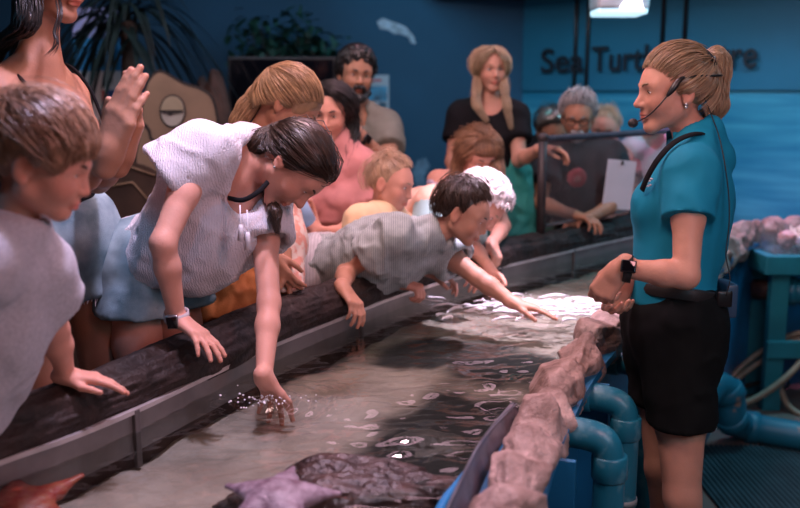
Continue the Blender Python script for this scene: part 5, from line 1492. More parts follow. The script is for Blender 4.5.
    flat('outline', [(x + (x - 180) * .045, y + (y - 150) * .03 - 1) for x, y in head], m_edge, 0, .016, 4)
    flat('head', head, m_tan, .016, .006, 4)
    el = [(174 + 11.5 * math.cos(t), 111 + 15 * math.sin(t)) for t in np.linspace(0, 2 * np.pi, 24, endpoint=False)]
    flat('eye_ring', [(174 + (x - 174) * 1.16, 111 + (y - 111) * 1.12) for x, y in el], m_edge, .022, .004)
    ew = flat('eye', el, mat('cutout_white', (.40, .37, .32), .7, .1), .026, .004)
    lid = [(x, min(y, 110)) for x, y in el]
    flat('eyelid', [(162.6, 110)] + [(174 + 11.5 * math.cos(t), 111 + 15 * math.sin(t)) for t in np.linspace(np.pi * 1.02, 1.98 * np.pi, 14)] + [(185.4, 110)], mat('cutout_lid', (.33, .27, .18), .75, .1), .030, .003)
    flat('pupil', [(163, 110), (185, 110), (185, 112), (175, 113.5), (172, 115.5), (169, 113.5), (163, 112.5)], m_edge, .033, .003)
    flat('mouth', [(141, 121), (148, 124), (152, 130), (153, 137), (159, 142), (158, 144), (151, 139), (149, 131), (146, 127), (140, 124)], m_edge, .022, .003)
    # patterned shell body board in front
    d2 = 4.0; Y2 = P(120, 220, d2)[1]; O = PY(115, 240, Y2)
    root2 = thing('shell_cutout', (O[0], Y2, 0), 'brown board painted with a dark shell pattern between the woman and the bending girl', 'cut-out board'); root, rt_old = root2, rt
    rt = np.array(root2.location); Y = Y2
    m_sh = mat('cutout_brown', (.065, .034, .022), .7, .3, 6, .2, 30); m_line = mat('cutout_line', (.21, .13, .075), .7, .1)
    body = [(70, 400), (72, 240), (84, 190), (104, 168), (130, 162), (158, 172), (176, 200), (184, 250), (186, 400)]
    flat('panel', body, m_sh, 0, .018, 4)
    def ln(p):
        w = np.array([to(*q) for q in p]); w[:, 1] = Y - .021; mb = MB(); mb.tube(w - rt, .0055, 5); o = mb.build('shell_line', m_line, None); o.parent = root
    ln([(84, 190), (104, 172), (130, 166), (156, 175)]); ln([(92, 214), (108, 186), (134, 182), (150, 200), (140, 226), (112, 232), (92, 214)]); ln([(112, 232), (116, 262), (146, 262), (162, 238), (150, 200)]); ln([(92, 214), (76, 236), (84, 270), (116, 262)]); ln([(116, 262), (112, 300), (146, 310), (146, 262)]); ln([(84, 270), (80, 310), (112, 300)])
    # brown rock pillars
    for px, py, d_, rx, top, lab in ((214, 95, 5.0, .13, 70, 'rounded brown rock standing just left of the black television'), (200, 110, 5.3, .10, 78, 'taller thin brown rock behind the reptile board')):
        p = P(px, top, d_); E['boulder']('brown_rock', (p[0], p[1], p[2] / 2), (rx, rx * .8, p[2] / 2 / 1.0), mat('brown_stone', (.07, .034, .024), .8, .4, 8, .6, 30), 2.0 + rx * 10, .12, lab, 'rock', 'brown rocks by the television', fs=2.0)
# ------------------------------------------------------------------ the visitors
def person_white_girl():
    fc = (.88, -.47, 0)
    J = dict(neck=P(240, 152, 2.24), Rsh=P(200, 154, 2.09), Lsh=P(262, 192, 2.34), Rel=P(163, 243, 1.99), Rwr=P(177, 318, 2.06),
             Lel=P(269, 303, 2.20), Lwr=P(264, 378, 2.09), pelvis=P(158, 258, 2.38))
    hipset(J, fc, .075); legs(J, fc, STEP, .88, stance=.02, back=.05, kb=.0)
    f = Fig('person', 'girl in white gauze blouse bending over to dip her hand in the water', P(294, 164, 2.22), (.40, -.12, -.92), (.90, -.05, .40), J, 'skin_rosy', k=.90, hk=.92, facing=fc, res=.0065, hres=.0032, girth=.90)
    lenrep(f, 'white girl'); B = f.body
    f.torso(B, bust=.6); f.neckp(B)
    for s in 'LR': f.arm(B, s, ra=.98); f.leg(B, s); f.foot(B, s)
    f.head(B)
    f.hand('R', (.80, -.42, -.42), (-.35, .0, -.9), curl=(12, 14, 16, 20), spread=.22, thumb=(.6, .1), k=.80)
    f.hand('L', (.18, .62, -.76), (-.3, -.8, -.5), curl=(14, 18, 22, 24), spread=.35, thumb=(.7, .2), k=.84)
    f.build_body(); f.face(gaze=(0, 1, -.5), open_=.55, browcol=M['hair_brown'])
    J = f.J; q = f.k * f.g
    sc = (J['neck'] + f.chestR[1] * .075 - f.up * .02, np.array([.085, .085, .105]))
    def extra(C, cl):
        ch = .5 * (J['Lsh'] + J['Rsh']) * .6 + J['pelvis'] * .4
        C.el(ch + f.chestR[1] * .03 - f.up * .03 + np.array([0, 0, -.03]), f.chestR, (.155, .125, .17), .06, cl)
        for s in 'LR':
            a, b = J[s + 'sh'], J[s + 'el']; L = np.linalg.norm(b - a); d = (b - a) / L
            if s == 'L':
                C.rc(a - d * .02, a + d * L * .8, .062, .078, .045, [(a + d * L * .46, d)]); C.rc(a + d * (L * .46 - .02), a + d * (L * .46 + .08), .060, .066, .006, [(a + d * (L * .46 - .03), -d), (a + d * (L * .46 + .01), d)], 's')
            else:
                e = unit(np.array([-.78, -.22, -.55])); a = a + e * .0
                C.rc(a - e * .01, a + e * .16, .064, .096, .05, [(a + e * .095, e)]); C.rc(a + e * .068, a + e * .17, .070, .084, .006, [(a + e * .055, -e), (a + e * .103, e)], 's')
    tee(f, M['white_gauze'], 'blouse', sl=.08, grow=.016, hem=-.02, fold=.009, fsc=11, scoop=sc, extra=extra, neck_r=.07, bust=.7, label='white crinkled gauze blouse', res=.0055)
    shorts(f, M['denim'], t=.28, grow=.022, flare=.030, waist=.085, fold=.006, label='blue denim shorts')
    # neckline cord, tassels, camisole strap
    rt = np.array(f.root.location)
    for px, py, l_ in ((240, 205, .085), (247, 210, .095)):
        a = P(px, py, 2.10); mb = MB(); mb.tube([a - rt, a + np.array([0, 0, -l_ * .5]) - rt, a + np.array([.001, 0, -l_ * .55]) - rt], .0018, 6)
        mb.tube([a + np.array([0, 0, -l_ * .55]) - rt, a + np.array([0, 0, -l_ * .65]) - rt, a + np.array([0, 0, -l_]) - rt], [.004, .006, .009], 8); f.part('tassel', mb.mesh('tassel'), M['white_cloth'])
    mb = MB(); mb.tube(spline([P(228, 198, 2.13), P(243, 200, 2.11), P(258, 192, 2.12), P(268, 182, 2.15)], 6) - rt, .006, 8, flat=.4); f.part('camisole_edge', mb.mesh('camisole_edge'), M['black_cloth'], 'black camisole edge inside the neckline')
    watch(f, J['Rel'], J['Rwr'], mat('band_pale', (.42, .38, .38), .6), (-.10, -.95, .35), .0265, t=.97, size=(.029, .034), case=M['silver'])
    # hair
    tie = (0, -.100, -.005)
    tail = [P(258, 143, 2.21), P(254, 152, 2.25), P(262, 178, 2.29), P(271, 198, 2.24), P(275, 212, 2.20), P(277, 232, 2.19)]
    hair_tail(f, M['hair_dark_brown'], tie, tail, [.028, .024, .014, .010, .012, .004], n=560, nt_=150, tiecol=M['black_rubber'], cv=.5, r=.0012)
    mb = MB(); mb.ell(f.L(-.083, -.005, -.035) - rt, (.0035, .003, .0035)); f.part('earring', mb.mesh('earring'), M['silver'])
    return f
def person_near_boy():
    fc = (.95, -.15, 0)
    J = dict(neck=P(12, 236, 1.50), Rsh=P(-30, 266, 1.38), Lsh=P(40, 268, 1.58), Lel=P(55, 330, 1.71), Lwr=P(66, 376, 1.785), Rel=P(-80, 350, 1.45), Rwr=P(-50, 425, 1.62), pelvis=P(-110, 470, 1.60))
    hipset(J, fc, .07); legs(J, fc, STEP, .8, back=.05)
    f = Fig('person', 'boy in grey shirt at the left edge leaning one hand on the log', P(40, 164, 1.47), (.93, .10, -.30), (.30, .0, .95), J, 'skin_rosy', k=.80, hk=.79, kid=True, facing=fc, res=.0055, hres=.0026, nose=.75, girth=.88)
    lenrep(f, 'near boy'); B = f.body
    f.torso(B); f.neckp(B, r=.041)
    for s in 'LR': f.arm(B, s, ra=1.0); f.leg(B, s); f.foot(B, s)
    f.head(B)
    f.hand('L', (.93, .15, -.12), (-.05, 0, -1), curl=(10, 14, 18, 22), spread=.20, thumb=(.55, .05), k=.68)
    f.hand('R', (.8, .3, -.4), (0, 0, -1), k=.78)
    f.build_body(); f.face(gaze=(0, 1, -.35), open_=.7, browcol=M['hair_brown'])
    def extra(C, cl):
        C.el(J['Lsh'] * .5 + J['pelvis'] * .5 + np.array([.0, 0, 0]), f.chestR, (.13, .10, .25), .06, cl)
    tee(f, M['grey_heather'], sl=.42, grow=.014, hem=.14, fr=.076, flare=.088, fold=.010, fsc=8, extra=extra, neck_r=.056, label='grey heather t-shirt')
    shorts(f, M['navy_cloth'], t=.8, grow=.02)
    hair_short(f, M['hair_boy_brown'], t=(.014, .018, .014), n=1900, ears=True, line=SHORTLINE + np.array([0, -.008]), fringe=.030, r=.0011, crown=(0, -.065, .10), cv=.5, messy=.0012, out=.010)
    return f
def person_camisole_woman():
    fc = (.80, -.60, 0)
    J = dict(neck=P(38, 68, 2.13), Rsh=P(-6, 88, 2.03), Lsh=P(71, 92, 2.28), Rel=P(76, 184, 1.98), Rwr=P(108, 158, 1.88), Lel=P(98, 180, 2.12), Lwr=P(120, 158, 1.97), pelvis=P(58, 240, 2.25))
    hipset(J, fc, .085); legs(J, fc, STEP, 1.0, stance=.01, back=.0)
    f = Fig('person', 'woman in black camisole and denim shorts clapping her hands at the upper left', P(50, -28, 2.10), (.88, -.42, -.15), (.15, 0, 1), J, 'skin_tan', k=.98, hk=.96, facing=fc, res=.0068, hres=.0034, girth=.90)
    lenrep(f, 'camisole'); B = f.body
    f.torso(B, bust=.95); f.neckp(B)
    for s in 'LR': f.arm(B, s, ra=.95); f.leg(B, s); f.foot(B, s)
    f.head(B)
    f.hand('R', (.36, -.05, .93), (.35, .9, -.1), curl=(6, 8, 10, 14), spread=-.06, thumb=(.35, .1), k=1.08)
    f.hand('L', (.30, -.02, .95), (-.35, -.9, .1), curl=(8, 10, 12, 16), spread=-.04, thumb=(.4, .1), k=1.05)
    f.build_body(); f.face(gaze=(0, 1, -.2), browcol=M['hair_dark_brown'])
    J = f.J
    C = Field(); cl = [(J['pelvis'] + np.array([0, 0, .04]), np.array([0, 0, -1.])), (.5 * (J['Lsh'] + J['Rsh']) - f.up * .045, f.up)]
    f.torso(C, .008, bust=1.0, clip=cl)
    f.fieldpart('camisole', C, M['black_cloth'], .006, (), fold=.002, label='black camisole')
    rt = np.array(f.root.location)
    for sg in (1, -1):
        sh = .5 * (J['Lsh'] + J['Rsh']); o = f.chestR
        a = sh + o[0] * sg * .095 + o[1] * .125 - f.up * .10; b = sh + o[0] * sg * .098 + o[1] * .075 + f.up * .010; c = sh + o[0] * sg * .098 + f.up * .052; d = sh + o[0] * sg * .09 - o[1] * .085 - f.up * .06
        mb = MB(); mb.tube(spline([a, b, c, d], 8) - rt, .0045, 8); f.part('strap', mb.mesh('strap'), M['black_cloth'])
    shorts(f, M['denim'], t=.30, grow=.020, flare=.024, waist=.10, fold=.006, label='blue denim shorts with a frayed hem')
    # frayed hem threads
    mb = MB()
    for s in 'LR':
        a, b = J[s + 'hip'], J[s + 'kn']; L = np.linalg.norm(b - a); d = (b - a) / L; Bs = basis(d, f.facing); c = a + d * L * .30; R_ = .118 * f.k * f.g
        for i in range(70):
            t = RNG.uniform(0, 6.283); o = Bs[:, 1] * math.cos(t) + Bs[:, 2] * math.sin(t); p0 = c + o * R_ * .98; mb.tube([p0 - rt, p0 + d * RNG.uniform(.01, .026) + RNG.normal(0, .004, 3) - rt], .0011, 3, False)
    f.part('frayed_hem', mb.mesh('frayed_hem'), M['white_cloth'])
    ax = unit(J['Lwr'] - J['Lel']); Bs = basis(ax, (0, 0, 1)); c = J['Lwr'] - ax * .02
    ring = [c + (Bs[:, 1] * math.cos(t) + Bs[:, 2] * math.sin(t)) * .0265 for t in np.linspace(0, 6.283, 24, endpoint=False)]
    mb = MB(); mb.tube(np.array(ring) - rt, .005, 8, False, closed=True); f.part('bracelet', mb.mesh('bracelet'), M['white_rubber'], 'pale bracelet')
    g = lambda *p: P(*p)
    hair_long(f, M['hair_black'], {-1: [g(28, 20, 2.0), g(5, 40, 2.05), g(-10, 80, 2.15)], 0: [g(20, 30, 2.25), g(12, 70, 2.28)]}, radii=(.026, .020, .012, .006), n=160)
    cur = []
    for i in range(9):
        j = RNG.normal(0, 1.3, 2); cur.append(spline([g(58 + j[0], -6, 2.03), g(61 + j[0], 12 + j[1], 2.0), g(55 + j[1], 30, 1.99), g(57 + j[0], 44 + j[1], 1.985), g(47 + 2 * j[1], 56 + j[0], 1.98)], 6))
    V, Q, Cc = f.strands(None, cur, .0013, cv=.3); me = mesh_np('loose_hair', V - rt, Q); set_col(me, Cc); f.part('loose_hair', me, M['hair_black'], 'thin loose curl hanging past the chin')
    return f
def person_blond_girl():
    fc = (.80, -.50, 0)
    J = dict(neck=P(250, 148, 2.68), Rsh=P(222, 165, 2.58), Lsh=P(275, 172, 2.80), Rel=P(240, 225, 2.50), Rwr=P(270, 255, 2.56), Lel=P(292, 222, 2.70), Lwr=P(284, 258, 2.60), pelvis=P(222, 245, 2.78))
    hipset(J, fc, .07); legs(J, fc, STEP, .80)
    f = Fig('person', 'girl with blond ponytail and peach floral top behind the bending girl', P(287, 106, 2.66), (.78, -.02, -.62), (.62, .1, .78), J, 'skin_tan', k=.84, hk=.92, kid=True, facing=fc, res=.0075, hres=.0038, girth=.92, nose=.8)
    lenrep(f, 'blond girl'); B = f.body
    f.torso(B); f.neckp(B, r=.042)
    for s in 'LR': f.arm(B, s); f.leg(B, s); f.foot(B, s)
    f.head(B)
    f.hand('L', (.15, -.2, -1), (-.8, -.3, 0), curl=(8, 10, 12, 16), k=.85); f.hand('R', (.5, -.2, -.8), (.2, .9, 0), k=.82)
    f.build_body(); f.face(gaze=(0, 1, -.4), open_=.6, browcol=M['hair_dirty_blond'])
    J = f.J
    def extra(C, cl):
        a = P(281, 190, 2.70); b = P(287, 292, 2.63); C.chain([a, .5 * (a + b), b], [.05, .055, .050], .05, clip=[(b + np.array([0, 0, .01]), np.array([0, 0, -1.]))])
    tee(f, M['floral'], 'blouse', sl=.30, grow=.014, hem=.00, fold=.008, extra=extra, label='peach floral blouse')
    def skirt():
        C = Field(); a = J['pelvis'] + np.array([0, 0, .06]); b = P(234, 318, 2.70)
        hem = [(P(234, 307, 2.7), np.array([0, 0, -1.])), (a + np.array([0, 0, .03]), np.array([0, 0, 1.]))]
        C.rc(a, b, .125, .155, .03, hem); f.fieldpart('shorts', C, M['orange_cloth'], .007, (), fold=.014, fsc=12, stretch=(1.6, 1.6, .35), label='loose orange shorts')
    skirt()
    hair_tail(f, M['hair_dirty_blond'], (0, -.098, .050), [P(256, 96, 2.66), P(246, 108, 2.66), P(238, 122, 2.66), P(233, 138, 2.67)], [.024, .026, .022, .009], line=SWEPTLINE, n=620, nt_=190, tiecol=mat('tie_green', (.25, .36, .34), .7), cv=.4, t=(.012, .014, .012))
    return f
def person_pink_woman():
    fc = (-.2, -1, 0)
    J = dict(neck=P(334, 146, 3.42), Lsh=P(366, 168, 3.42), Rsh=P(300, 168, 3.46), Lel=P(372, 212, 3.34), Lwr=P(338, 232, 3.20), Rel=P(297, 210, 3.36), Rwr=P(316, 230, 3.18), pelvis=P(332, 270, 3.5))
    hipset(J, fc, .08); legs(J, fc, 0, .95)
    f = Fig('person', 'dark haired woman in pink blouse behind the children with her hands together', P(330, 113, 3.38), (-.12, -1, -.18), (.05, -.1, 1), J, 'skin_rosy', k=.92, hk=.93, facing=fc, res=.009, hres=.0045)
    lenrep(f, 'pink woman'); B = f.body; f.torso(B, bust=.9); f.neckp(B)
    for s in 'LR': f.arm(B, s); f.leg(B, s); f.foot(B, s)
    f.head(B); f.hand('L', (-.9, -.2, .1), (0, -.4, -.9), curl=(30, 34, 38, 42), k=.9); f.hand('R', (-.55, -.3, .65), (.6, -.5, .4), curl=(35, 40, 44, 48), k=.9)
    f.build_body(); f.face(gaze=(.1, 1, -.2), browcol=M['hair_dark_brown'])
    tee(f, M['pink_cloth'], 'blouse', sl=.92, grow=.020, hem=.06, fr=.066, flare=.070, fold=.012, bust=1.0, label='pink long sleeved blouse')
    shorts(f, M['navy_cloth'], 'trousers', t=1.7, grow=.015)
    hair_long(f, M['hair_black'], {1: [P(348, 122, 3.42), P(350, 145, 3.40), P(346, 165, 3.36)], -1: [P(313, 122, 3.42), P(310, 146, 3.42), P(312, 168, 3.4)]}, part=-.01, wave=.010, radii=(.034, .036, .030, .016), t=(.02, .022, .018))
    c = P(302, 213, 3.06); d = unit(np.array([-.5, -.3, .75])); pc = thing('cup', c, 'light blue paper cup tilted in the hand of the woman in pink', 'cup')
    mb = MB(); Bs = d
    mb.tube([-d * .045, -d * .044, d * .05, d * .052, d * .050, -d * .038], [.026, .028, .042, .043, .039, .024], 24, True); o = mb.build('body', M['blue_cup'], None); o.parent = pc
    return f
def person_bearded_man():
    fc = (.2, -1, 0)
    J = dict(neck=P(360, 113, 3.92), Lsh=P(386, 127, 3.92), Rsh=P(327, 128, 3.96), Lel=P(391, 168, 3.76), Lwr=P(360, 136, 3.62), Rel=P(322, 175, 3.78), Rwr=P(370, 176, 3.64), pelvis=P(358, 236, 3.98))
    hipset(J, fc, .09); legs(J, fc, 0, 1.0)
    f = Fig('person', 'bearded man with dark curly hair and olive t-shirt standing with folded arms', P(356, 75, 3.88), (.28, -1, -.08), (.10, -.05, 1), J, 'skin_olive', k=1.0, hk=.91, girth=.9, male=True, facing=fc, res=.010, hres=.0045)
    lenrep(f, 'man'); B = f.body; f.torso(B); f.neckp(B)
    for s in 'LR': f.arm(B, s, ra=1.1); f.leg(B, s); f.foot(B, s)
    f.head(B); f.hand('L', (-.85, -.1, .40), (-.1, .9, -.3), curl=(40, 45, 50, 55), k=1.0); f.hand('R', (.9, .1, .1), (0, .9, 0), curl=(20, 25, 30, 35), k=1.0)
    f.build_body(); f.face(gaze=(.05, 1, -.05), browcol=M['hair_black'])
    tee(f, M['olive_cloth'], sl=.55, grow=.014, hem=.06, fr=.075, flare=.082, fold=.008, neck_r=.062, label='olive t-shirt')
    shorts(f, M['navy_cloth'], 'trousers', t=1.75, grow=.015)
    hair_curly(f, M['hair_black'], t=(.020, .022, .030), amp=.010)
    # beard and moustache
    F = Field()
    for sg in (1, -1):
        F.chain([f.L(sg * .068, .008, -.030), f.L(sg * .052, .045, -.078), f.L(sg * .018, .085, -.104), f.L(0, .090, -.106)], np.array([.006, .012, .014, .014]), .012)
        F.chain([f.L(0, .100, -.050), f.L(sg * .018, .094, -.053), f.L(sg * .030, .080, -.070), f.L(sg * .026, .078, -.088)], np.array([.0055, .0055, .006, .007]), .006)
    f.fieldpart('beard', F, M['hair_black'], .003, (), fold=.004, fsc=120, cols=True)
    watch(f, f.J['Lel'], f.J['Lwr'], M['black_rubber'], (.2, -.9, .4), .030, t=.93)
    return f
def person_blond_boy():
    fc = (.85, -.45, 0)
    J = dict(neck=P(384, 213, 3.13), Rsh=P(360, 224, 3.03), Lsh=P(402, 228, 3.24), Rel=P(366, 262, 2.98), Rwr=P(400, 283, 2.93), Lel=P(415, 255, 3.2), Lwr=P(430, 272, 3.08), pelvis=P(340, 280, 3.24))
    hipset(J, fc, .06); legs(J, fc, STEP, .66)
    f = Fig('person', 'small boy with short blond hair and yellow shirt behind the boy in grey', P(390, 184, 3.10), (.90, -.36, -.22), (.22, 0, .97), J, 'skin_rosy', k=.70, hk=.81, kid=True, facing=fc, res=.0075, hres=.004, nose=.7)
    lenrep(f, 'blond boy'); B = f.body; f.torso(B); f.neckp(B, r=.040)
    for s in 'LR': f.arm(B, s); f.leg(B, s); f.foot(B, s)
    f.head(B); f.hand('R', (.9, -.2, -.2), (-.2, .2, -.9), curl=(60, 65, 70, 70), k=.75); f.hand('L', (.9, -.2, -.2), (0, 0, -1), curl=(30, 35, 40, 40), k=.75)
    f.build_body(); f.face(gaze=(0, 1, -.3), browcol=M['hair_sandy'])
    tee(f, M['yellow_cloth'], sl=.55, grow=.016, hem=.06, fr=.075, flare=.085, fold=.007, label='yellow t-shirt')
    rt = np.array(f.root.location); nb = f.J['neck']; ax = unit(f.L(0, -.022, -.055) - nb); Bs = basis(ax, f.facing)
    ring = [nb - ax * .012 + (Bs[:, 1] * math.cos(t) + Bs[:, 2] * math.sin(t)) * .052 for t in np.linspace(0, 6.283, 24, endpoint=False)]
    mb = MB(); mb.tube(np.array(ring) - rt, .017, 10, False, closed=True); f.part('collar', mb.mesh('collar'), M['aqua_cloth'], 'pale aqua collar')
    shorts(f, M['navy_cloth'], t=.6)
    hair_short(f, M['hair_sandy'], t=(.003, .005, .006), n=420, r=.0009, cv=.22, seg=4, line=SHORTLINE, out=.002, taper=.03)
    return f
def person_grey_boy():
    fc = (.93, -.37, 0)
    J = dict(neck=P(432, 234, 2.88), Rsh=P(392, 240, 2.78), Lsh=P(437, 246, 3.02), Rel=P(346, 272, 2.86), Rwr=P(343, 288, 2.70), Lel=P(478, 278, 2.93), Lwr=P(514, 303, 2.87), pelvis=P(322, 270, 3.07))
    hipset(J, fc, .065); legs(J, fc, STEP, .78, back=.16, kb=.0)
    f = Fig('person', 'boy in grey striped t-shirt lying across the log and reaching into the bright splash', P(463, 214, 2.84), (.88, -.28, -.40), (.38, -.05, .92), J, 'skin_fair', k=.80, hk=.82, kid=True, facing=fc, res=.0065, hres=.0036, nose=.75)
    lenrep(f, 'grey boy'); B = f.body; f.torso(B); f.neckp(B, r=.040)
    for s in 'LR': f.arm(B, s, ra=1.02); f.leg(B, s); f.foot(B, s)
    f.head(B); f.hand('R', (.55, -.55, -.55), (-.3, .1, -.9), curl=(28, 32, 36, 38), k=.78); f.hand('L', (.93, -.25, -.15), (-.1, 0, -1), curl=(8, 10, 12, 15), spread=.2, k=.78)
    f.build_body(); f.face(gaze=(0, 1, -.4), open_=.65, browcol=M['hair_brown'])
    def extra(C, cl):
        m_ = .55 * .5 * (f.J['Lsh'] + f.J['Rsh']) + .45 * f.J['pelvis']; C.el(m_ + np.array([0, 0, -.02]), f.chestR, (.15, .115, .19), .06, cl)
    tee(f, M['grey_stripe'], sl=.50, grow=.016, hem=-.02, fr=.080, flare=.092, fold=.012, fsc=11, extra=extra, label='grey striped t-shirt', res=.0055)
    shorts(f, M['linen'], t=.75, grow=.022, flare=.02, waist=.06, fold=.010, label='pale grey linen shorts')
    hair_short(f, M['hair_dark_brown'], t=(.003, .008, .013), n=500, r=.0014, cv=.6, messy=.004, seg=6, line=SHORTLINE, out=.003, taper=.075)
    return f
def person_curly():
    fc = (.9, -.42, 0)
    J = dict(neck=P(456, 205, 3.34), Rsh=P(430, 206, 3.24), Lsh=P(470, 214, 3.46), Rel=P(425, 245, 3.2), Rwr=P(455, 262, 3.15), Lel=P(472, 244, 3.36), Lwr=P(490, 270, 3.27), pelvis=P(370, 225, 3.5))
    hipset(J, fc, .065); legs(J, fc, STEP, .8, back=.1)
    f = Fig('person', 'child with pale curly hair and peach shirt leaning in behind the boy in grey', P(480, 206, 3.26), (.62, -.42, -.66), (.66, -.1, .72), J, 'skin_rosy', k=.80, hk=.88, kid=True, facing=fc, res=.009, hres=.0045, nose=.75)
    lenrep(f, 'curly'); B = f.body; f.torso(B); f.neckp(B, r=.040)
    for s in 'LR': f.arm(B, s); f.leg(B, s); f.foot(B, s)
    f.head(B); f.hand('L', (.35, -.35, -.87), (-.3, -.8, .2), curl=(25, 30, 34, 36), k=.75); f.hand('R', (.7, -.3, -.5), (0, 0, -1), k=.75)
    f.build_body(); f.face(gaze=(0, 1, -.4), browcol=M['hair_sandy'])
    tee(f, M['peach_cloth'], sl=.02, grow=.016, hem=.02, fr=.07, flare=.08, fold=.008, label='peach shirt')
    C = Field(); J = f.J
    for s in 'LR':
        a, b = J[s + 'sh'], J[s + 'el']; L = np.linalg.norm(b - a); d = (b - a) / L; C.rc(a, a + d * L * 1.1, .062, .060, .02, [(a + d * L * .82, d)])
    f.fieldpart('sleeve', C, M['aqua_cloth'], .008, (), fold=.006, label='pale aqua sleeves')
    shorts(f, M['navy_cloth'], t=.6); hair_curly(f, M['hair_white'], t=(.030, .030, .034), amp=.014, fs=42, n=420, r=.0022, curl=.010)
    return f
def person_lavender_girl():
    fc = (.35, -.9, 0)
    J = dict(neck=P(462, 182, 3.70), Rsh=P(437, 180, 3.70), Lsh=P(490, 190, 3.66), Rel=P(434, 222, 3.62), Rwr=P(455, 245, 3.5), Lel=P(503, 226, 3.58), Lwr=P(492, 244, 3.42), pelvis=P(440, 245, 3.85))
    hipset(J, fc, .07); legs(J, fc, STEP, .82)
    f = Fig('person', 'girl with light brown hair and sleeveless lavender top looking down beside the fence', P(478, 157, 3.60), (.30, -.88, -.36), (.12, -.30, .92), J, 'skin_rosy', k=.84, hk=.90, kid=True, facing=fc, res=.009, hres=.0045)
    lenrep(f, 'lavender'); B = f.body; f.torso(B); f.neckp(B, r=.04)
    for s in 'LR': f.arm(B, s); f.leg(B, s); f.foot(B, s)
    f.head(B); f.hand('L', (.2, -.7, -.6), (-.2, -.2, -.9), curl=(40, 45, 50, 50), k=.78); f.hand('R', (.7, -.4, -.4), (0, 0, -1), k=.78)
    f.build_body(); f.face(gaze=(0, 1, -.5), open_=.5, browcol=M['hair_brown'])
    tee(f, M['lavender_cloth'], 'tank_top', sl=.0, grow=.010, hem=.03, sides='', neck_r=.06, fold=.006, label='sleeveless lavender top', scoop=(f.J['neck'] + f.up * .02, (.17, .10, .065)))
    shorts(f, M['denim_dark'], t=.5)
    hair_long(f, M['hair_light_brown'], {1: [P(496, 168, 3.56), P(500, 188, 3.52), P(497, 206, 3.50)], -1: [P(459, 164, 3.62), P(456, 180, 3.62), P(460, 192, 3.58)], 0: [P(462, 160, 3.72), P(458, 176, 3.74)]}, bangs=.03, n=220, wave=.006, radii=(.034, .030, .024, .012), t=(.014, .018, .016), cv=.45)
    return f
def person_blonde_teen():
    fc = (.25, -1, 0)
    J = dict(neck=P(490, 103, 4.12), Rsh=P(460, 116, 4.14), Lsh=P(516, 117, 4.08), Rel=P(452, 162, 4.10), Rwr=P(466, 198, 4.0), Lel=P(519, 160, 4.0), Lwr=P(541, 149, 3.84), pelvis=P(492, 178, 4.15))
    hipset(J, fc, .08); legs(J, fc, STEP, .92)
    f = Fig('person', 'girl with long blond hair, black top and teal shorts resting her hand on the fence', P(491, 70, 4.08), (.16, -1, -.03), (0, 0, 1), J, 'skin_fair', k=.90, hk=.86, facing=fc, res=.010, hres=.0045)
    lenrep(f, 'teen'); B = f.body; f.torso(B, bust=.7); f.neckp(B)
    for s in 'LR': f.arm(B, s); f.leg(B, s); f.foot(B, s)
    f.head(B); f.hand('L', (.85, -.40, .05), (.1, .0, -1), curl=(30, 40, 45, 45), k=.88); f.hand('R', (.5, -.3, -.8), (.2, .9, 0), k=.88)
    f.build_body(); f.face(gaze=(.1, 1, .0), iris=(.12, .16, .18), browcol=M['hair_dirty_blond'])
    tee(f, M['black_cloth'], 'top', sl=.55, grow=.012, hem=-.02, fold=.005, bust=.8, label='black top', scoop=(f.J['neck'] + f.chestR[1] * .07, (.07, .07, .07)))
    shorts(f, M['teal_cloth'], t=.62, grow=.03, flare=.055, fold=.012, fsc=11, label='loose teal shorts')
    hair_long(f, M['hair_blond'], {1: [P(504, 88, 4.03), P(507, 106, 4.0), P(511, 128, 3.98)], -1: [P(477, 88, 4.04), P(476, 104, 4.02), P(487, 121, 3.98)]}, n=260, radii=(.014, .018, .017, .009), t=(.004, .007, .008), part=.0)
    return f
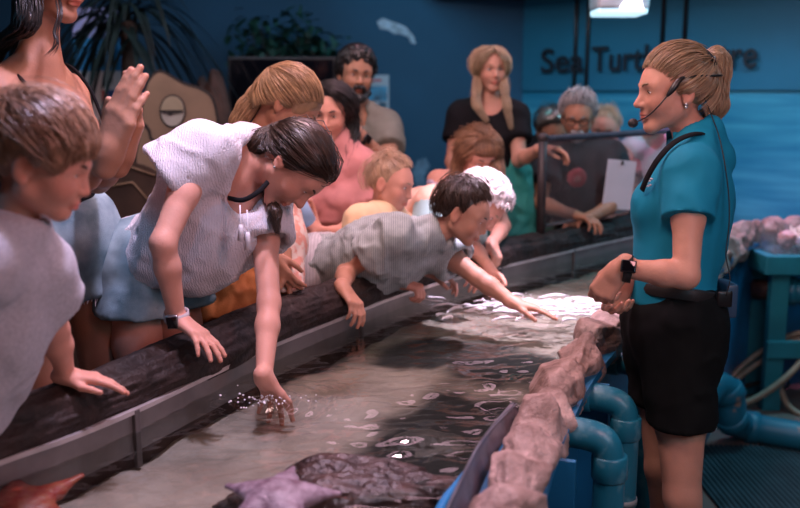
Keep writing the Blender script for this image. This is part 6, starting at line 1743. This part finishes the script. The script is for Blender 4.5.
def person_glasses_man():
    fc = (-.15, -1, 0)
    J = dict(neck=P(577, 146, 4.30), Lsh=P(611, 158, 4.28), Rsh=P(545, 158, 4.28), Lel=P(617, 202, 4.15), Lwr=P(592, 216, 4.02), Rel=P(541, 203, 4.15), Rwr=P(570, 214, 3.98), pelvis=P(585, 240, 4.60))
    hipset(J, fc, .09); legs(J, fc, 0, .95)
    f = Fig('person', 'grey haired man with glasses and dark t-shirt leaning behind the net fence', P(578, 117, 4.22), (-.22, -1, -.28), (-.02, -.25, 1), J, 'skin_tan', k=.98, hk=.91, male=True, facing=fc, res=.010, hres=.005)
    lenrep(f, 'glasses'); B = f.body; f.torso(B); f.neckp(B)
    for s in 'LR': f.arm(B, s); f.leg(B, s); f.foot(B, s)
    f.head(B); f.hand('L', (-.8, -.4, -.1), (0, 0, -1), k=.95); f.hand('R', (.8, -.4, -.1), (0, 0, -1), k=.95)
    f.build_body(); f.face(gaze=(0, 1, -.4), open_=.6, browcol=M['hair_grey'])
    tee(f, M['charcoal_cloth'], sl=.6, grow=.016, hem=.06, fr=.08, flare=.085, fold=.008, label='dark t-shirt')
    shorts(f, M['navy_cloth'], 'trousers', t=1.7, grow=.015)
    hair_short(f, M['hair_grey'], t=(.006, .008, .016), n=420, r=.0022, cv=.5, messy=.004, line=SHORTLINE, seg=6)
    rt = np.array(f.root.location)
    F = Field()
    for sg in (1, -1): F.chain([f.L(0, .101, -.050), f.L(sg * .020, .094, -.054), f.L(sg * .034, .078, -.074), f.L(sg * .014, .084, -.098), f.L(0, .088, -.100)], np.array([.006, .006, .007, .009, .010]), .008)
    f.fieldpart('beard', F, M['hair_grey'], .0035, (), fold=.004, fsc=100, cols=True)
    gl = None
    mb = MB()
    for sg in (1, -1):
        ring = [f.L(sg * (.032 + .024 * math.cos(t)), .104 - .010 * abs(math.cos(t) - 0) * (1 if math.cos(t) > 0 else 0), .002 + .018 * math.sin(t)) for t in np.linspace(0, 6.283, 24, endpoint=False)]
        mb.tube(np.array(ring) - rt, .0024, 6, False, closed=True); mb.tube([f.L(sg * .056, .094, .008) - rt, f.L(sg * .080, .02, .008) - rt, f.L(sg * .084, -.015, .004) - rt], .0022, 6)
    mb.tube([f.L(-.009, .108, .008) - rt, f.L(.009, .108, .008) - rt], .0022, 6); f.part('glasses', mb.mesh('glasses'), M['glass_rim'], 'dark rimmed glasses')
    c = .5 * (f.J['Lsh'] + f.J['Rsh']); 
    mb = MB(); o = f.chestR; b_ = P(577, 178, 4.105)
    R_ = np.stack([o[0], o[2], o[1]], 0); mb.ell(b_ - rt, (.045, .052, .012), R_, 28, 12); f.part('chest_print', mb.mesh('chest_print'), M['pink_print'], 'round pink print on the chest')
    mb = MB(); mb.ell(b_ + o[1] * .004 - rt, (.024, .026, .0105), R_, 20, 10); f.part('print_centre', mb.mesh('print_centre'), mat('print_pale', (.75, .36, .36), .8), 'paler centre of the print')
    return f
def person_fence_child():
    fc = (-.3, -1, 0)
    J = dict(neck=P(607, 148, 4.62), Rsh=P(590, 160, 4.6), Lsh=P(630, 160, 4.66), Rel=P(588, 195, 4.55), Rwr=P(598, 214, 4.45), Lel=P(634, 195, 4.6), Lwr=P(622, 216, 4.5), pelvis=P(612, 215, 4.75))
    hipset(J, fc, .06); legs(J, fc, .25, .75)
    f = Fig('person', 'fair child with cropped hair looking over the fence beside the man with glasses', P(605, 128, 4.55), (-.35, -.9, -.3), (0, -.2, 1), J, 'skin_rosy', k=.75, hk=.84, kid=True, facing=fc, res=.011, hres=.005, nose=.75)
    B = f.body; f.torso(B); f.neckp(B, r=.04)
    for s in 'LR': f.arm(B, s); f.leg(B, s); f.foot(B, s)
    f.head(B); f.hand('L', (-.6, -.6, -.2), (0, 0, -1), k=.7); f.hand('R', (.4, -.8, -.2), (0, 0, -1), k=.7); f.build_body(); f.face(gaze=(0, 1, -.3), browcol=M['hair_sandy'])
    tee(f, M['pink_cloth'], sl=.5, grow=.016, label='dusky pink t-shirt'); shorts(f, M['navy_cloth'], t=.6); hair_short(f, M['hair_sandy'], t=(.003, .004, .005), n=200, r=.0012, line=SHORTLINE, seg=4, taper=.03)
    return f
def person_tank_top():
    fc = (-.5, -.8, 0)
    J = dict(neck=P(652, 138, 4.68), Rsh=P(627, 150, 4.62), Lsh=P(672, 152, 4.8), Rel=P(622, 190, 4.52), Rwr=P(618, 214, 4.42), Lel=P(676, 192, 4.7), Lwr=P(660, 215, 4.6), pelvis=P(660, 225, 4.85))
    hipset(J, fc, .075); legs(J, fc, 0.1, .9)
    f = Fig('person', 'person in white vest behind the fence, head hidden by the presenter', P(655, 110, 4.62), (-.5, -.8, -.25), (-.05, -.2, 1), J, 'skin_rosy', k=.88, hk=.92, facing=fc, res=.010, hres=.005)
    B = f.body; f.torso(B, bust=.6); f.neckp(B)
    for s in 'LR': f.arm(B, s); f.leg(B, s); f.foot(B, s)
    f.head(B); f.hand('R', (-.6, -.6, -.25), (0, 0, -1), k=.85); f.hand('L', (-.6, -.6, -.2), (0, 0, -1), k=.85); f.build_body(); f.face(gaze=(0, 1, -.3), browcol=M['hair_brown'])
    tee(f, M['white_cloth'], 'vest', sl=0, sides='', grow=.012, bust=.7, label='white vest', scoop=(f.J['neck'] + f.up * .02, (.09, .09, .06))); shorts(f, M['denim_dark'], t=.6); hair_short(f, M['hair_brown'], t=(.012, .014, .014), n=260)
    return f
def person_dark():
    fc = (.1, -1, 0)
    J = dict(neck=P(541, 150, 4.72), Rsh=P(516, 166, 4.7), Lsh=P(568, 166, 4.7), Rel=P(512, 206, 4.6), Rwr=P(528, 226, 4.5), Lel=P(570, 206, 4.6), Lwr=P(552, 226, 4.5), pelvis=P(542, 240, 4.85))
    hipset(J, fc, .08); legs(J, fc, 0, .9)
    f = Fig('person', 'person in black with a pale shiny cap half hidden behind the fence post', P(552, 130, 4.66), (.2, -.9, -.5), (0, -.45, .9), J, 'skin_olive', k=.92, hk=.92, facing=fc, res=.011, hres=.005)
    B = f.body; f.torso(B); f.neckp(B)
    for s in 'LR': f.arm(B, s); f.leg(B, s); f.foot(B, s)
    f.head(B); f.hand('R', (.4, -.8, -.2), (0, 0, -1), k=.9); f.hand('L', (-.4, -.8, -.2), (0, 0, -1), k=.9); f.build_body(); f.face(gaze=(0, 1, -.4), browcol=M['hair_black'])
    tee(f, M['black_cloth'], 'jacket', sl=.95, grow=.02, fr=.07, flare=.07, hem=.05, label='black jacket'); shorts(f, M['black_cloth'], 'trousers', t=1.7, grow=.015)
    hair_short(f, M['hair_black'], t=(.008, .010, .010), n=200)
    F = f.scalp((.016, .018, .020), HAIRLINE + np.array([0, .02])); f.fieldpart('cap', F, mat('cap_shiny', (.36, .34, .30), .25, .3, 12, metal=.6), .005, (), label='pale shiny cap')
    return f
# ------------------------------------------------------------------ light
def lamp(kind, name, loc, target, energy, col, size=.5, size_y=None, spot=None, blend=.5):
    l = bpy.data.lights.new(name, kind); l.energy = energy; l.color = col
    if kind == 'AREA':
        l.size = size
        if size_y: l.shape = 'RECTANGLE'; l.size_y = size_y
    if kind == 'SPOT': l.spot_size = spot or 1.0; l.spot_blend = blend; l.shadow_soft_size = size
    if kind == 'POINT': l.shadow_soft_size = size
    o = bpy.data.objects.new(name, l); COL.objects.link(o); o.location = tuple(loc)
    d = Vector(np.asarray(target, float) - np.asarray(loc, float)); o.rotation_euler = d.to_track_quat('-Z', 'Y').to_euler()
    return o
def lights():
    SC.view_settings.view_transform = 'Standard'; SC.view_settings.look = 'None'; SC.view_settings.gamma = 1; SC.view_settings.use_curve_mapping = False
    SC.view_settings.exposure = -0.12
    w = bpy.data.worlds.new('world'); SC.world = w; w.use_nodes = True
    w.node_tree.nodes['Background'].inputs[0].default_value = (.10, .30, .55, 1); w.node_tree.nodes['Background'].inputs[1].default_value = .008
    spl = PZ(540, 303, .79)
    lamp('SPOT', 'tank_spot', (.60, 3.10, 2.75), spl, 520, (.98, .76, 1.0), .05, spot=.62, blend=.9)
    lamp('SPOT', 'tank_spot_wide', (.15, 2.75, 2.75), (.0, 2.5, .9), 62, (1.0, .58, .72), .08, spot=1.9, blend=.9)
    lamp('SPOT', 'tank_spot_near', (-.25, 1.75, 2.75), (-.66, 1.58, 1.0), 150, (.80, .66, 1.0), .07, spot=1.25, blend=.8)
    lamp('SPOT', 'magenta_spot', (1.9, 4.3, 2.75), (1.8, 4.75, .9), 150, (1.0, .20, .55), .12, spot=1.0, blend=.8)
    lamp('SPOT', 'far_pink_spot', (.75, 3.9, 2.75), (.95, 4.35, 1.0), 55, (1.0, .58, .62), .10, spot=1.2, blend=.8)
    lamp('AREA', 'warm_side', (1.5, .3, 2.0), (.2, 2.3, .8), 5.5, (1.0, .50, .32), .7)
    lamp('AREA', 'warm_low', (.3, -.6, 1.2), (-.3, 2.3, .9), 2, (1.0, .55, .40), .8)
    lamp('AREA', 'blue_left', (-2.6, .6, 2.3), (-.8, 2.3, .9), 8, (.25, .60, 1.0), .7)
    lamp('SPOT', 'blue_shorts', (-.1, 1.0, 2.5), (-.58, 2.30, 1.05), 22, (.15, .55, 1.0), .05, spot=.30, blend=.6)
    lamp('AREA', 'presenter_front', (-.2, 1.7, 2.5), (.75, 2.4, 1.3), 13, (1.0, .66, .62), .4)
    lamp('AREA', 'pink_fill', (.75, 1.05, 2.0), (-.5, 2.0, 1.15), 10, (1.0, .42, .46), .45)
    lamp('AREA', 'mural_wash', (2.15, 3.9, 2.65), (2.35, 5.1, 1.2), 36, (.25, .75, 1.0), .4)
    lamp('AREA', 'sign_wash', (1.0, 4.9, 2.7), (1.75, 5.75, 1.7), 9, (.20, .55, 1.0), .8)
    lamp('AREA', 'wall_wash', (-.6, 5.2, 2.7), (-.4, 6.6, 1.6), 5, (.25, .55, 1.0), 1.4)
    lamp('AREA', 'corner_teal', (.2, 4.9, 2.7), (1.1, 6.3, 1.0), 8, (.20, .90, 1.0), .6)
    lamp('AREA', 'service_blue', (1.7, 2.2, 2.6), (1.4, 3.2, .0), 6, (.35, .70, 1.0), .5)
    lamp('AREA', 'wall_blue', (1.0, .9, 1.5), (.40, 1.9, .55), 4.5, (.35, .70, 1.0), .4)
    lamp('AREA', 'visitor_warm', (-.3, 2.5, 2.7), (.0, 3.9, 1.3), 22, (1.0, .66, .60), .5)
    lamp('AREA', 'left_wash', (-1.3, 3.5, 2.65), (-1.3, 4.9, 1.3), 11, (.85, .85, 1.0), .5)
import time, os
_t = time.time()
ENV = environment()
print('env', time.time() - _t)
for fn in [g for k, g in list(globals().items()) if k.startswith('props_')]: fn(ENV)
print('props', time.time() - _t)
presenter()
for fn in [g for k, g in list(globals().items()) if k.startswith('person_')] if not os.environ.get('NOPPL') else []:
    fn(); print(fn.__name__, round(time.time() - _t, 1))
lights()
